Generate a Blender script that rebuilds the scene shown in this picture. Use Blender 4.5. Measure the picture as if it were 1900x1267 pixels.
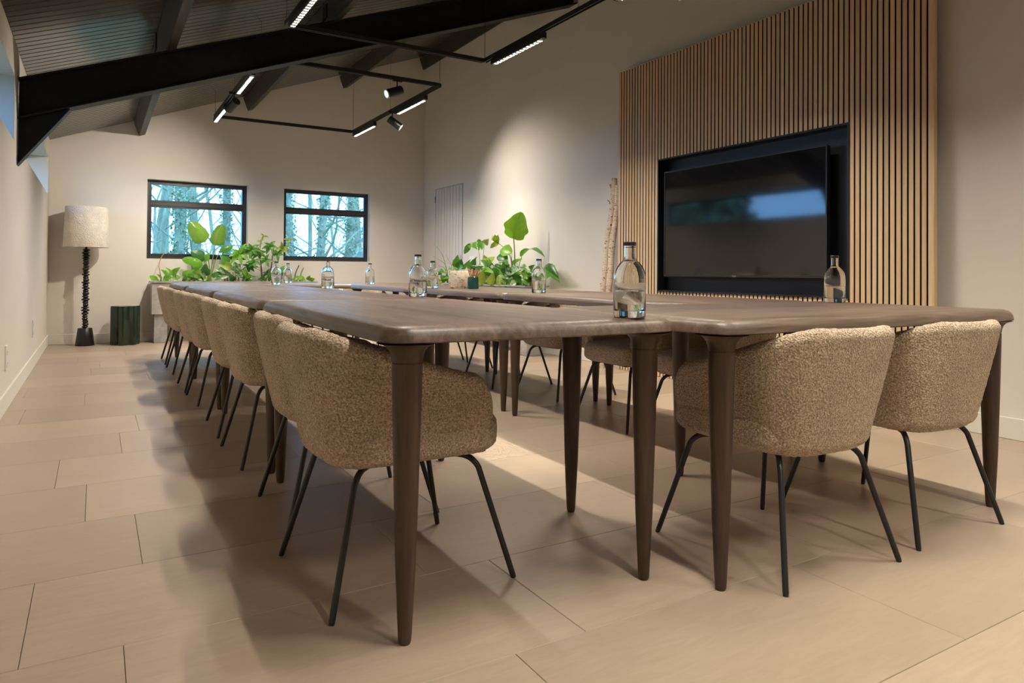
import bpy, bmesh, math, random
from mathutils import Vector, Matrix, noise
random.seed(7)
for o in list(bpy.data.objects): bpy.data.objects.remove(o)
S = bpy.context.scene
C = S.collection
PI = math.pi

# ------------------------------------------------------------------ camera
CAM_H = 0.88
F_PX, YAW, PITCH, ROLL, CY = 1294.21, .53803, .01286, .00757, 490.23
fw = Vector((math.sin(YAW)*math.cos(PITCH), math.cos(YAW)*math.cos(PITCH), math.sin(PITCH)))
r0 = Vector((math.cos(YAW), -math.sin(YAW), 0)); u0 = r0.cross(fw)
rt = r0*math.cos(ROLL) + u0*math.sin(ROLL); up = u0*math.cos(ROLL) - r0*math.sin(ROLL)
cd = bpy.data.cameras.new('camera'); cam = bpy.data.objects.new('camera', cd); C.objects.link(cam)
cd.sensor_width = 36; cd.lens = F_PX/1900*36; cd.shift_y = -(633.5-CY)/1900
cd.clip_start = .05; cd.clip_end = 200
cam.matrix_world = Matrix(((rt.x, up.x, -fw.x, 0), (rt.y, up.y, -fw.y, 0), (rt.z, up.z, -fw.z, CAM_H), (0, 0, 0, 1)))
S.camera = cam

# ------------------------------------------------------------------ sky, exposure, lamp levels
w = bpy.data.worlds.new('sky'); S.world = w; w.use_nodes = True
bg = w.node_tree.nodes['Background']; bg.inputs[0].default_value = (.23, .51, 1.0, 1); bg.inputs[1].default_value = 8.0
S.view_settings.view_transform = 'Standard'; S.view_settings.look = 'None'
S.view_settings.exposure = 0.0; S.view_settings.gamma = 1.0; S.view_settings.use_curve_mapping = False
LAMP_COL = (1.0, .90, .765)
LINEAR_W = 62.0
SPOT_W = 240.0

# ------------------------------------------------------------------ helpers
def ray(px, py): return fw + rt*((px-950)/F_PX) - up*((py-CY)/F_PX)
def at_y(px, py, Y): d = ray(px, py); return Vector((0, 0, CAM_H)) + d*(Y/d.y)
def at_x(px, py, X): d = ray(px, py); return Vector((0, 0, CAM_H)) + d*(X/d.x)

def tag(o, label=None, cat=None, group=None, kind=None):
    if label: o['label'] = label
    if cat: o['category'] = cat
    if group: o['group'] = group
    if kind: o['kind'] = kind
    return o
def empty(name, loc=(0, 0, 0), rz=0.0):
    o = bpy.data.objects.new(name, None); C.objects.link(o)
    o.location = loc; o.rotation_euler = (0, 0, rz); o.empty_display_size = .1
    return o
def thing(name, label, cat, loc=(0, 0, 0), rz=0.0, group=None):
    return tag(empty(name, loc, rz), label, cat, group)
def add(name, me, mat=None, parent=None, loc=None, rot=None):
    if mat and not me.materials: me.materials.append(mat)
    o = bpy.data.objects.new(name, me); C.objects.link(o)
    if parent: o.parent = parent
    if loc is not None: o.location = loc
    if rot is not None: o.rotation_euler = rot
    return o
def mesh(verts, faces, smooth=False, name='m'):
    me = bpy.data.meshes.new(name); me.from_pydata([tuple(v) for v in verts], [], faces); me.update()
    if smooth: me.polygons.foreach_set('use_smooth', [True]*len(me.polygons))
    return me
class MB:
    def __init__(s): s.v = []; s.f = []
    def add(s, v, f):
        n = len(s.v); s.v += [Vector(p) for p in v]; s.f += [tuple(i+n for i in q) for q in f]; return s
    def box(s, x0, x1, y0, y1, z0, z1):
        return s.add([(x0,y0,z0),(x1,y0,z0),(x1,y1,z0),(x0,y1,z0),(x0,y0,z1),(x1,y0,z1),(x1,y1,z1),(x0,y1,z1)],
                     [(0,3,2,1),(4,5,6,7),(0,1,5,4),(1,2,6,5),(2,3,7,6),(3,0,4,7)])
    def tube(s, pts, radii, n=8, cap=True):
        pts = [Vector(p) for p in pts]; k = len(pts)
        if not hasattr(radii, '__len__'): radii = [radii]*k
        V = []; Fc = []; ref = None
        for i, p in enumerate(pts):
            t = (pts[min(i+1, k-1)] - pts[max(i-1, 0)]).normalized()
            if ref is None:
                ref = Vector((0, 0, 1)) if abs(t.z) < .9 else Vector((1, 0, 0))
            a = (ref - t*ref.dot(t)).normalized(); b = t.cross(a); ref = a
            for j in range(n):
                q = 2*PI*j/n; V.append(p + (a*math.cos(q) + b*math.sin(q))*radii[i])
        for i in range(k-1):
            for j in range(n):
                Fc.append((i*n+j, i*n+(j+1) % n, (i+1)*n+(j+1) % n, (i+1)*n+j))
        if cap: Fc.append(tuple(range(n-1, -1, -1))); Fc.append(tuple(range((k-1)*n, k*n)))
        return s.add(V, Fc)
    def lathe(s, prof, n=24, cap0=True, cap1=True, c=(0, 0)):
        V = []; Fc = []
        for (r, z) in prof:
            for j in range(n): q = 2*PI*j/n; V.append((c[0]+r*math.cos(q), c[1]+r*math.sin(q), z))
        for i in range(len(prof)-1):
            for j in range(n): Fc.append((i*n+j, i*n+(j+1) % n, (i+1)*n+(j+1) % n, (i+1)*n+j))
        if cap0: Fc.append(tuple(range(n-1, -1, -1)))
        if cap1: Fc.append(tuple(range((len(prof)-1)*n, len(prof)*n)))
        return s.add(V, Fc)
    def prism(s, poly, axis, a, b):
        # poly: 2d points in the two other axes (order x,y,z without axis)
        def P(p, t):
            return {0: (t, p[0], p[1]), 1: (p[0], t, p[1]), 2: (p[0], p[1], t)}[axis]
        n = len(poly)
        return s.add([P(p, a) for p in poly] + [P(p, b) for p in poly],
                     [tuple(range(n-1, -1, -1)), tuple(range(n, 2*n))] + [(i, (i+1) % n, n+(i+1) % n, n+i) for i in range(n)])
    def me(s, smooth=False, bevel=0, seg=2, fix=True):
        m = mesh(s.v, s.f)
        if fix or bevel:
            bm = bmesh.new(); bm.from_mesh(m)
            if bevel:
                bmesh.ops.bevel(bm, geom=[e for e in bm.edges if len(e.link_faces) == 2 and e.calc_face_angle(0) > .5], offset=bevel, segments=seg, profile=.5, affect='EDGES', clamp_overlap=True)
            bmesh.ops.recalc_face_normals(bm, faces=bm.faces); bm.to_mesh(m); bm.free()
        if smooth:
            m.polygons.foreach_set('use_smooth', [True]*len(m.polygons))
            if hasattr(m, 'set_sharp_from_angle'): m.set_sharp_from_angle(angle=math.radians(40))
        return m
def struct(name, me, mat, parent=None):
    o = add(name, me, mat, parent)
    if not parent: o['kind'] = 'structure'
    return o
def dup(root, loc, rz, label=None, group=None):
    r = root.copy(); C.objects.link(r); r.location = loc; r.rotation_euler = (0, 0, rz)
    if label: r['label'] = label
    if group: r['group'] = group
    for ch in list(root.children):
        c = ch.copy(); C.objects.link(c); c.parent = r
        for g in ch.children:
            d = g.copy(); C.objects.link(d); d.parent = c
    return r

# ------------------------------------------------------------------ materials
class NT:
    def __init__(s, name):
        m = bpy.data.materials.new(name); m.use_nodes = True; s.m = m; s.t = m.node_tree; s.n = s.t.nodes; s.l = s.t.links
        s.b = s.n['Principled BSDF']; s.out = s.n['Material Output']
    def node(s, typ, **kw):
        o = s.n.new(typ)
        for k, v in kw.items():
            if k.startswith('_'): setattr(o, k[1:], v)
            else: o.inputs[k].default_value = v
        return o
    def coord(s, scale=(1, 1, 1), kind='Object', rnd=False):
        tc = s.n.new('ShaderNodeTexCoord'); mp = s.n.new('ShaderNodeMapping'); mp.inputs['Scale'].default_value = scale
        s.l.new(tc.outputs[kind], mp.inputs['Vector'])
        if rnd:
            oi = s.n.new('ShaderNodeObjectInfo'); mm = s.node('ShaderNodeVectorMath', _operation='SCALE'); mm.inputs[0].default_value = (37, 53, 29)
            s.l.new(oi.outputs['Random'], mm.inputs['Scale']); s.l.new(mm.outputs[0], mp.inputs['Location'])
        return mp.outputs[0]
    def noise(s, vec, scale=5, detail=4, rough=.55, dist=0):
        o = s.node('ShaderNodeTexNoise', Scale=scale, Detail=detail, Roughness=rough, Distortion=dist); s.l.new(vec, o.inputs['Vector']); return o.outputs['Fac']
    def ramp(s, fac, stops):
        o = s.n.new('ShaderNodeValToRGB'); s.l.new(fac, o.inputs[0]); e = o.color_ramp.elements
        while len(e) < len(stops): e.new(.5)
        for i, (p, c) in enumerate(stops): e[i].position = p; e[i].color = (*c, 1)
        return o.outputs[0]
    def mix(s, a, b, fac, mode='MIX'):
        o = s.n.new('ShaderNodeMix'); o.data_type = 'RGBA'; o.blend_type = mode
        for sock, v in ((o.inputs[0], fac), (o.inputs[6], a), (o.inputs[7], b)):
            if hasattr(v, 'links'): s.l.new(v, sock)
            else: sock.default_value = v if not isinstance(v, tuple) else (*v, 1)
        return o.outputs[2]
    def rand_val(s, lo, hi):
        oi = s.n.new('ShaderNodeObjectInfo'); mr = s.node('ShaderNodeMapRange'); mr.inputs['To Min'].default_value = lo; mr.inputs['To Max'].default_value = hi
        s.l.new(oi.outputs['Random'], mr.inputs['Value']); return mr.outputs[0]
    def gain(s, col, fac):
        o = s.node('ShaderNodeVectorMath', _operation='SCALE'); s.l.new(col, o.inputs[0]); s.l.new(fac, o.inputs['Scale']); return o.outputs[0]
    def col(s, c):
        if hasattr(c, 'links'): s.l.new(c, s.b.inputs['Base Color'])
        else: s.b.inputs['Base Color'].default_value = (*c, 1)
        return s
    def set(s, **kw):
        for k, v in kw.items():
            k = k.replace('_', ' ')
            if hasattr(v, 'links'): s.l.new(v, s.b.inputs[k])
            else: s.b.inputs[k].default_value = v
        return s
    def bump(s, h, strength=.3, dist=.01):
        o = s.node('ShaderNodeBump', Strength=strength, Distance=dist); s.l.new(h, o.inputs['Height']); s.l.new(o.outputs[0], s.b.inputs['Normal']); return s
def plain(name, c, rough=.5, metal=0.0, **kw):
    t = NT(name); t.col(c).set(Roughness=rough, Metallic=metal, **kw); return t.m

def m_paint(name, c):
    t = NT(name); v = t.coord(); n = t.noise(v, 2.0, 3)
    t.col(t.ramp(n, [(.3, tuple(x*.97 for x in c)), (.7, c)])).set(Roughness=.85); t.bump(t.noise(v, 180, 2), .06, .002); return t.m
M = {}
M['wall'] = m_paint('wall_paint', (.69, .65, .58))
M['base'] = m_paint('baseboard_paint', (.70, .67, .59))
M['door'] = m_paint('door_paint', (.62, .59, .55))
M['white'] = plain('white_plastic', (.8, .79, .77), .35)
M['black_metal'] = plain('black_powder_coat', (.012, .012, .013), .42)
M['steel'] = (lambda t: (t.col(t.ramp(t.noise(t.coord(), 9, 5), [(.3, (.006, .006, .0065)), (.7, (.012, .0115, .011))])).set(Roughness=.5, Specular_IOR_Level=.22), t.bump(t.noise(t.coord(), 60, 3), .12, .004), t.m)[-1])(NT('painted_steel'))
M['purlin'] = (lambda t: (t.col(t.ramp(t.noise(t.coord((6, .7, 6)), 8, 5), [(.3, (.016, .015, .014)), (.7, (.040, .037, .034))])).set(Roughness=.5), t.bump(t.noise(t.coord((8, .8, 8)), 14, 4), .3, .004), t.m)[-1])(NT('painted_timber'))
def m_ceil():
    t = NT('ceiling_board_paint'); v = t.coord((.7, 8, 8), rnd=True)
    c = t.ramp(t.noise(v, 6, 4), [(.3, (.052, .046, .040)), (.7, (.080, .071, .062))])
    t.col(t.gain(c, t.rand_val(.85, 1.15))).set(Roughness=.24, Specular_IOR_Level=.6); t.bump(t.noise(v, 12, 3), .06, .002); return t.m
M['ceil'] = m_ceil()
M['ceil_gap'] = plain('ceiling_gap_black', (.006, .006, .006), .8)
def m_tile():
    t = NT('floor_tile_stone'); v = t.coord(rnd=True)
    n1 = t.noise(v, 1.6, 5, .6, .6); n2 = t.noise(t.coord((1.2, 7, 1), rnd=True), 5, 5, .6, 1.2)
    c = t.mix(t.ramp(n1, [(.25, (.335, .262, .193)), (.75, (.425, .335, .252))]), t.ramp(n2, [(.3, (.31, .240, .174)), (.7, (.43, .34, .258))]), .45)
    t.col(t.gain(c, t.rand_val(.88, 1.08))).set(Roughness=t.ramp(n2, [(.2, (.32,)*3), (.8, (.45,)*3)])); t.bump(n2, .05, .003); return t.m
M['tile'] = m_tile()
M['grout'] = plain('floor_grout', (.27, .215, .165), .9)
def m_wood_dark():
    t = NT('smoked_oak'); v = t.coord((11, .9, 11), rnd=True)
    n = t.noise(v, 2.2, 8, .68, 1.4); n2 = t.noise(t.coord((30, 1.3, 30), rnd=True), 3, 5, .7)
    br = t.node('ShaderNodeTexVoronoi', Scale=1.0); t.l.new(t.coord((7.3, .02, 1), rnd=True), br.inputs['Vector'])
    c = t.ramp(n, [(.25, (.038, .024, .016)), (.5, (.104, .071, .049)), (.78, (.215, .160, .119))])
    c = t.mix(c, t.ramp(n2, [(.35, (.045, .03, .021)), (.65, (.16, .118, .086))]), .35)
    pk = t.node('ShaderNodeSeparateColor'); t.l.new(br.outputs['Color'], pk.inputs[0])
    mr = t.node('ShaderNodeMapRange'); mr.inputs['To Min'].default_value = .72; mr.inputs['To Max'].default_value = 1.3; t.l.new(pk.outputs[0], mr.inputs[0])
    t.col(t.gain(c, mr.outputs[0])).set(Roughness=t.ramp(n2, [(.3, (.28,)*3), (.7, (.50,)*3)]), Specular_IOR_Level=.45); t.bump(n2, .22, .004); return t.m
M['wood'] = m_wood_dark()
def m_leg():
    t = NT('smoked_oak_leg'); n = t.noise(t.coord((14, 14, 1.2), rnd=True), 3.0, 6, .6, .8)
    t.col(t.ramp(n, [(.25, (.034, .021, .013)), (.8, (.092, .060, .038))])).set(Roughness=.45, Specular_IOR_Level=.35); t.bump(n, .06, .003); return t.m
M['leg'] = m_leg()
def m_boucle(name, lo, mid, hi, sc=150):
    t = NT(name); v = t.coord()
    vo = t.node('ShaderNodeTexVoronoi', Scale=sc); t.l.new(v, vo.inputs['Vector'])
    n = t.noise(v, sc*1.1, 3, .7); nb = t.noise(v, 7, 3)
    c = t.ramp(n, [(.33, lo), (.5, mid), (.68, hi)])
    c = t.mix(c, t.ramp(nb, [(.3, (.85,)*3), (.7, (1.08,)*3)]), 1.0, 'MULTIPLY')
    t.col(c).set(Roughness=.95, Sheen_Weight=.25, Sheen_Roughness=.5, Specular_IOR_Level=.2)
    ad = t.node('ShaderNodeMath', _operation='ADD'); t.l.new(vo.outputs['Distance'], ad.inputs[0]); t.l.new(n, ad.inputs[1])
    t.bump(ad.outputs[0], 1.0, .006); return t.m
M['boucle'] = m_boucle('beige_boucle', (.25, .178, .105), (.53, .405, .27), (.84, .715, .56), 165)
M['shade'] = m_boucle('cream_boucle', (.72, .65, .56), (.79, .73, .64), (.85, .80, .72), 75)
def m_oak():
    t = NT('oak_veneer'); v = t.coord((40, 40, 1.3), rnd=True); n = t.noise(v, 2.5, 5, .6, .5)
    c = t.ramp(n, [(.25, (.55, .375, .205)), (.75, (.72, .525, .315))])
    t.col(t.gain(c, t.rand_val(.90, 1.08))).set(Roughness=.55); t.bump(n, .05, .002); return t.m
M['oak'] = m_oak()
M['felt'] = plain('black_felt', (.010, .009, .009), .95)
M['niche'] = plain('black_niche_laminate', (.010, .011, .014), .35)
M['screen'] = plain('screen_glass', (.004, .004, .005), .06, Specular_IOR_Level=.75)
M['bezel'] = plain('tv_bezel', (.015, .015, .017), .3)
M['logo'] = plain('logo_grey', (.45, .45, .45), .4)
M['frame'] = plain('anthracite_frame', (.030, .031, .034), .34)
def m_pane():
    m = bpy.data.materials.new('window_pane'); m.use_nodes = True; t = m.node_tree; n = t.nodes; n.clear()
    o = n.new('ShaderNodeOutputMaterial'); mx = n.new('ShaderNodeMixShader'); tr = n.new('ShaderNodeBsdfTransparent'); gl = n.new('ShaderNodeBsdfGlossy'); fr = n.new('ShaderNodeFresnel')
    gl.inputs['Roughness'].default_value = .0; fr.inputs[0].default_value = 1.25; tr.inputs[0].default_value = (.93, .97, .97, 1)
    t.links.new(fr.outputs[0], mx.inputs[0]); t.links.new(tr.outputs[0], mx.inputs[1]); t.links.new(gl.outputs[0], mx.inputs[2]); t.links.new(mx.outputs[0], o.inputs[0]); return m
M['pane'] = m_pane()
M['glass'] = plain('bottle_glass', (.97, .985, .975), .0, Transmission_Weight=1.0, IOR=1.47)
M['water'] = plain('water', (.98, .99, .99), .0, Transmission_Weight=1.0, IOR=1.33)
M['cap'] = plain('bottle_cap_black', (.012, .012, .012), .4)
M['green_glass'] = plain('bottle_green_glazed', (.007, .020, .010), .14, Coat_Weight=.3, Coat_Roughness=.06, Specular_IOR_Level=.5)
M['lamp_black'] = plain('turned_black_wood', (.010, .0095, .009), .35)
def m_zinc():
    t = NT('weathered_zinc'); v = t.coord(); n = t.noise(v, 7, 6, .65); r = t.noise(v, 4.5, 6, .7, .6)
    c = t.ramp(n, [(.25, (.24, .23, .21)), (.5, (.36, .35, .32)), (.75, (.50, .47, .42))])
    c = t.mix(c, (.17, .085, .035), t.ramp(r, [(.60, (0,)*3), (.72, (.8,)*3)]))
    c = t.mix(c, (.58, .53, .45), t.ramp(t.noise(v, 3, 5, .6), [(.55, (0,)*3), (.7, (.7,)*3)]))
    t.col(c).set(Roughness=.55, Metallic=.25); t.bump(n, .25, .004); return t.m
M['zinc'] = m_zinc()
M['soil'] = (lambda t: (t.col(t.ramp(t.noise(t.coord(), 40, 4), [(.3, (.02, .013, .008)), (.7, (.06, .04, .025))])).set(Roughness=.95), t.m)[-1])(NT('potting_soil'))
def m_birch():
    t = NT('birch_bark'); n = t.noise(t.coord((14, 14, 110)), 2.2, 4, .6); k = t.noise(t.coord((24, 24, 26)), 2.0, 3, .6); l = t.noise(t.coord((4, 4, 7)), 3, 3)
    c = t.ramp(l, [(.3, (.60, .47, .34)), (.7, (.74, .64, .52))])
    c = t.mix(c, (.07, .045, .03), t.ramp(n, [(.57, (0,)*3), (.64, (.85,)*3)]))
    c = t.mix(c, (.04, .03, .022), t.ramp(k, [(.62, (0,)*3), (.66, (1,)*3)]))
    t.col(c).set(Roughness=.75); t.bump(n, .35, .004); return t.m
M['birch'] = m_birch()
M['birch_cut'] = plain('cut_birch_wood', (.36, .24, .14), .8)
def m_leaf(name, c1, c2, stripe=None, trans=.32, rough=.34):
    t = NT(name); n = t.noise(t.coord(rnd=True), 14, 3)
    c = t.ramp(n, [(.3, c1), (.7, c2)])
    if stripe:
        c = t.mix(c, stripe, t.ramp(t.noise(t.coord(rnd=True), 34, 3, .6), [(.48, (0,)*3), (.58, (.9,)*3)]))
    t.col(t.gain(c, t.rand_val(.85, 1.15))).set(Roughness=rough)
    tl = t.n.new('ShaderNodeBsdfTranslucent'); tl.inputs[0].default_value = (c2[0]*1.3, c2[1]*1.25, c2[2]*.6, 1)
    mx = t.n.new('ShaderNodeMixShader'); mx.inputs[0].default_value = trans
    t.l.new(t.b.outputs[0], mx.inputs[1]); t.l.new(tl.outputs[0], mx.inputs[2]); t.l.new(mx.outputs[0], t.out.inputs[0]); return t.m
M['leaf_bright'] = m_leaf('leaf_bright_green', (.13, .30, .03), (.22, .44, .05), None, .42)
M['leaf_mid'] = m_leaf('leaf_mid_green', (.055, .18, .025), (.12, .30, .05))
M['leaf_dark'] = m_leaf('leaf_dark_green', (.022, .085, .022), (.06, .16, .045))
M['leaf_olive'] = m_leaf('leaf_olive_green', (.16, .26, .04), (.30, .38, .07))
M['leaf_varieg'] = m_leaf('leaf_variegated', (.06, .17, .05), (.14, .28, .09), (.48, .55, .36))
M['leaf_gloss'] = m_leaf('leaf_glossy_green', (.13, .25, .03), (.21, .35, .05), None, .22, .24)
M['leaf_yellow'] = m_leaf('leaf_yellow', (.55, .42, .06), (.70, .58, .14))
M['stem_green'] = plain('plant_stem_green', (.16, .24, .06), .5)
M['stem_tan'] = plain('plant_stem_tan', (.42, .27, .10), .6)
M['stem_brown'] = plain('plant_stem_brown', (.12, .075, .045), .7)
M['cup'] = plain('green_ceramic', (.004, .070, .055), .12, Coat_Weight=.5)
M['pencil'] = plain('natural_pencil_wood', (.46, .27, .14), .55)
M['pencil_tip'] = plain('graphite', (.03, .03, .03), .5)
def emit(name, col, st):
    m = bpy.data.materials.new(name); m.use_nodes = True; t = m.node_tree; t.nodes.clear()
    o = t.nodes.new('ShaderNodeOutputMaterial'); e = t.nodes.new('ShaderNodeEmission'); e.inputs[0].default_value = (*col, 1); e.inputs[1].default_value = st
    t.links.new(e.outputs[0], o.inputs[0]); return m
M['glow'] = emit('led_cell', (1, .95, .88), 3.0)
M['louvre'] = plain('louvre_grey', (.32, .32, .33), .4)
def m_bark():
    t = NT('tree_bark_mossy'); n = t.noise(t.coord((3, 3, .8)), 4, 5, .6)
    t.col(t.ramp(n, [(.3, (.16, .17, .11)), (.7, (.34, .33, .20))])).set(Roughness=.9); t.bump(n, .5, .03); return t.m
M['bark'] = m_bark()
M['ivy'] = (lambda t: (t.col(t.ramp(t.noise(t.coord(), 3, 4), [(.3, (.10, .15, .07)), (.7, (.30, .34, .16))])).set(Roughness=.6), t.m)[-1])(NT('ivy_leaves'))
M['grass'] = (lambda t: (t.col(t.ramp(t.noise(t.coord(), 2, 5), [(.3, (.07, .11, .05)), (.7, (.15, .19, .09))])).set(Roughness=.9), t.m)[-1])(NT('woodland_ground'))

# ------------------------------------------------------------------ room shell
XL, XR, YF, YN = -.48, 4.28, 9.80, -2.60
SL = .373
def zc(x): return 2.39 + SL*(x-XL)
# floor with separate tiles
fl = struct('floor', MB().box(XL-.3, XR+.3, YN-.3, YF+.3, -.12, -.006).me(), M['grout'])
ROW, LEN, G = .4925, .98, .0013
def tile_mesh(lx, ly):
    return MB().box(0, lx, 0, ly, -.008, 0).me(bevel=.0012, seg=1)
full = tile_mesh(LEN-G, ROW-G); full.materials.append(M['tile'])
known = {5: -.02, 4: .133, 3: -.135, 2: .068, 1: .846, 0: 1.465, 6: -.13}
k0 = math.floor((YN-.404)/ROW)
for k in range(k0, 40):
    y0 = .404 + ROW*k; y1 = y0 + ROW
    if y1 <= YN or y0 >= YF: continue
    off = known.get(k, random.uniform(0, LEN))
    x = off - math.ceil((off-XL)/LEN)*LEN
    ya, yb = max(y0, YN), min(y1, YF)
    while x < XR:
        xa, xb = max(x, XL), min(x+LEN, XR)
        if xb-xa > .01:
            if xb-xa > LEN-1e-4 and yb-ya > ROW-1e-4: add('floor_tile', full, None, fl, (xa, ya, 0))
            else: add('floor_tile', tile_mesh(xb-xa-G, yb-ya-G), M['tile'], fl, (xa, ya, 0))
        x += LEN
# ceiling, boards run up the slope
ang = math.atan(SL); slen = (XR-XL)/math.cos(ang)
ce = struct('ceiling', MB().prism([(XL-.4, zc(XL-.4)+.02), (XR+.3, zc(XR+.3)+.02), (XR+.3, zc(XR+.3)+.25), (XL-.4, zc(XL-.4)+.25)], 1, YN-.3, YF+.3).me(), M['ceil_gap'])
BW = .0955
bmesh_board = MB().box(0, slen, 0, BW-.012, 0, .022).me(bevel=.003, seg=1); bmesh_board.materials.append(M['ceil'])
y = YN
while y + BW <= YF + .001:
    add('ceiling_board', bmesh_board, None, ce, (XL, y+.003, 2.39), (0, -ang, 0)); y += BW
# far wall with two window openings
WX = [(.542, 1.737), (2.204, 3.432)]; WZ = (1.030, 2.026)
fwm = MB()
xs = [XL-.4, WX[0][0], WX[0][1], WX[1][0], WX[1][1], XR+.3]
for i in range(5):
    a, b = xs[i], xs[i+1]
    if i in (1, 3):
        fwm.box(a, b, YF, YF+.30, 0, WZ[0])
        fwm.prism([(a, WZ[1]), (b, WZ[1]), (b, zc(b)+.02), (a, zc(a)+.02)], 1, YF, YF+.30)
    else: fwm.prism([(a, 0), (b, 0), (b, zc(b)+.02), (a, zc(a)+.02)], 1, YF, YF+.30)
struct('wall_far', fwm.me(), M['wall'])
# left wall, thick, with two long clerestory openings
LZ = (1.745, 2.175); LY = [(4.30, 5.70), (6.06, 9.55)]
lw = MB(); ys = [YN-.3, LY[0][0], LY[0][1], LY[1][0], LY[1][1], YF]
for i in range(5):
    a, b = ys[i], ys[i+1]
    if i in (1, 3): lw.box(XL-.36, XL, a, b, 0, LZ[0]); lw.box(XL-.36, XL, a, b, LZ[1], 2.41)
    else: lw.box(XL-.36, XL, a, b, 0, 2.41)
struct('wall_left', lw.me(), M['wall'])
# right wall with a door opening
DY = (8.470, 9.385); DZ = 2.105
rw = MB()
for a, b, z0 in ((YN-.3, DY[0], 0), (DY[0], DY[1], DZ), (DY[1], YF, 0)): rw.box(XR, XR+.25, a, b, z0, zc(XR)+.03)
struct('wall_right', rw.me(), M['wall'])
struct('wall_back', MB().prism([(XL-.4, 0), (XR+.3, 0), (XR+.3, zc(XR+.3)+.02), (XL-.4, zc(XL-.4)+.02)], 1, YN-.25, YN).me(), M['wall'])
# baseboards
BH = .118
struct('baseboard_left', MB().box(XL, XL+.014, YN, YF, 0, BH).me(bevel=.003, seg=1), M['base'])
struct('baseboard_far', MB().box(XL+.014, XR-.014, YF-.014, YF, 0, BH).me(bevel=.003, seg=1), M['base'])
struct('baseboard_right', MB().box(XR-.014, XR, YN, DY[0]-.02, 0, BH).me(bevel=.003, seg=1), M['base'])
# door
dr = tag(empty('door_1', (XR, DY[0], 0)), kind='structure')
wd = DY[1]-DY[0]
add('door_leaf', MB().box(.006, .046, .005, wd-.005, .006, DZ-.005).me(bevel=.002, seg=1), M['door'], dr)
pw = (wd-.06)/9
pm = MB().box(-.010, .003, 0, pw-.008, .02, DZ-.02).me(bevel=.003, seg=1); pm.materials.append(M['door'])
for i in range(9): add('door_plank', pm, None, dr, (.004, .03+i*pw, 0))
hp = add('handle_plate', MB().box(-.012, -.002, .045, .085, .98, 1.12).me(bevel=.004), M['logo'], dr)
hd = MB().tube([(-.005, .065, 1.06), (-.05, .065, 1.06), (-.055, .08, 1.06), (-.055, .19, 1.06)], .009, 10)
add('handle', hd.me(True), M['logo'], hp)
for z in (.95, 1.90): add('hinge', MB().lathe([(.008, z), (.008, z+.10)], 10, c=(-.006, wd-.004)).me(True), M['louvre'], dr)

# windows
def window(name, x0, x1, z0, z1):
    r = tag(empty(name, (x0, YF+.11, z0)), kind='structure'); W, H = x1-x0, z1-z0; d = .07
    fr = MB(); t = .036
    fr.box(0, t, 0, d, 0, H).box(W-t, W, 0, d, 0, H).box(t, W-t, 0, d, 0, t).box(t, W-t, 0, d, H-t, H)
    add('window_frame', fr.me(bevel=.003, seg=1), M['frame'], r)
    zt = 1.73 - z0
    add('transom', MB().box(t, W-t, .004, d-.006, zt-.024, zt+.024).me(bevel=.003, seg=1), M['frame'], r)
    for a, b in ((t, zt-.024), (zt+.024, H-t)):
        s = MB(); q = .022 if a > .1 else .030; qx = .020
        s.box(t, t+qx, .012, d-.012, a, b).box(W-t-qx, W-t, .012, d-.012, a, b).box(t+qx, W-t-qx, .012, d-.012, a, a+q).box(t+qx, W-t-qx, .012, d-.012, b-q*.7, b)
        sh = add('sash', s.me(bevel=.002, seg=1), M['frame'], r)
        add('pane', MB().box(t+qx-.004, W-t-qx+.004, .030, .036, a+q-.004, b-q*.7+.004).me(), M['pane'], sh)
    return r
window('window_1', *WX[0], *WZ); window('window_2', *WX[1], *WZ)
def clerestory(name, y0, y1):
    r = tag(empty(name, (XL-.34, y0, LZ[0])), kind='structure'); L = y1-y0; H = LZ[1]-LZ[0]
    n = 2; fr = MB().box(0, .06, 0, L, 0, .035).box(0, .06, 0, L, H-.035, H)
    for i in range(n+1):
        yy = i*(L-.035)/n; fr.box(0, .06, yy, yy+.035, .035, H-.035)
    add('window_frame', fr.me(), M['frame'], r)
    for i in range(n):
        a = i*(L-.035)/n+.03; b = (i+1)*(L-.035)/n+.005
        add('pane', MB().box(.028, .034, a, b, .03, H-.03).me(), M['pane'], r)
clerestory('window_3', *LY[0]); clerestory('window_4', *LY[1])

# ------------------------------------------------------------------ roof timbers and steel rafter
PX = [.415, 1.69, 2.985, 4.215]
plab = ['dark painted roof purlin nearest the left wall, above the floor lamp', 'dark roof purlin running above the left side of the light rails',
        'dark roof purlin running above the right side of the light rails', 'dark roof purlin tight against the top of the right wall']
for x, lb in zip(PX, plab):
    zb = zc(x)
    o = add('roof_purlin', MB().box(-.036, .036, YN+.002, YF-.002, -.175, -.001).me(bevel=.004, seg=1), M['purlin'], None, (x, 0, zb), (0, -ang, 0))
    tag(o, lb, 'beam', 'roof purlins')
RY = 5.95
rf = thing('steel_rafter', 'black steel I-beam rafter crossing the room under the purlins', 'beam', (XL, RY, 0))
Lx = XR-XL-.004
def zt(x): return 2.39 + SL*x - .182
D = .285
add('web', MB().prism([(.003, zt(0)-.012), (Lx, zt(Lx)-.012), (Lx, zt(Lx)-D+.012), (.003, zt(0)-D+.012)], 1, -.006, .006).me(), M['steel'], rf)
for nm, o1, o2 in (('top_flange', 0, -.013), ('bottom_flange', -D+.013, -D)):
    add(nm, MB().prism([(.003, zt(0)+o1), (Lx, zt(Lx)+o1), (Lx, zt(Lx)+o2), (.003, zt(0)+o2)], 1, -.075, .075).me(bevel=.002, seg=1), M['steel'], rf)
hx = .30
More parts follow.
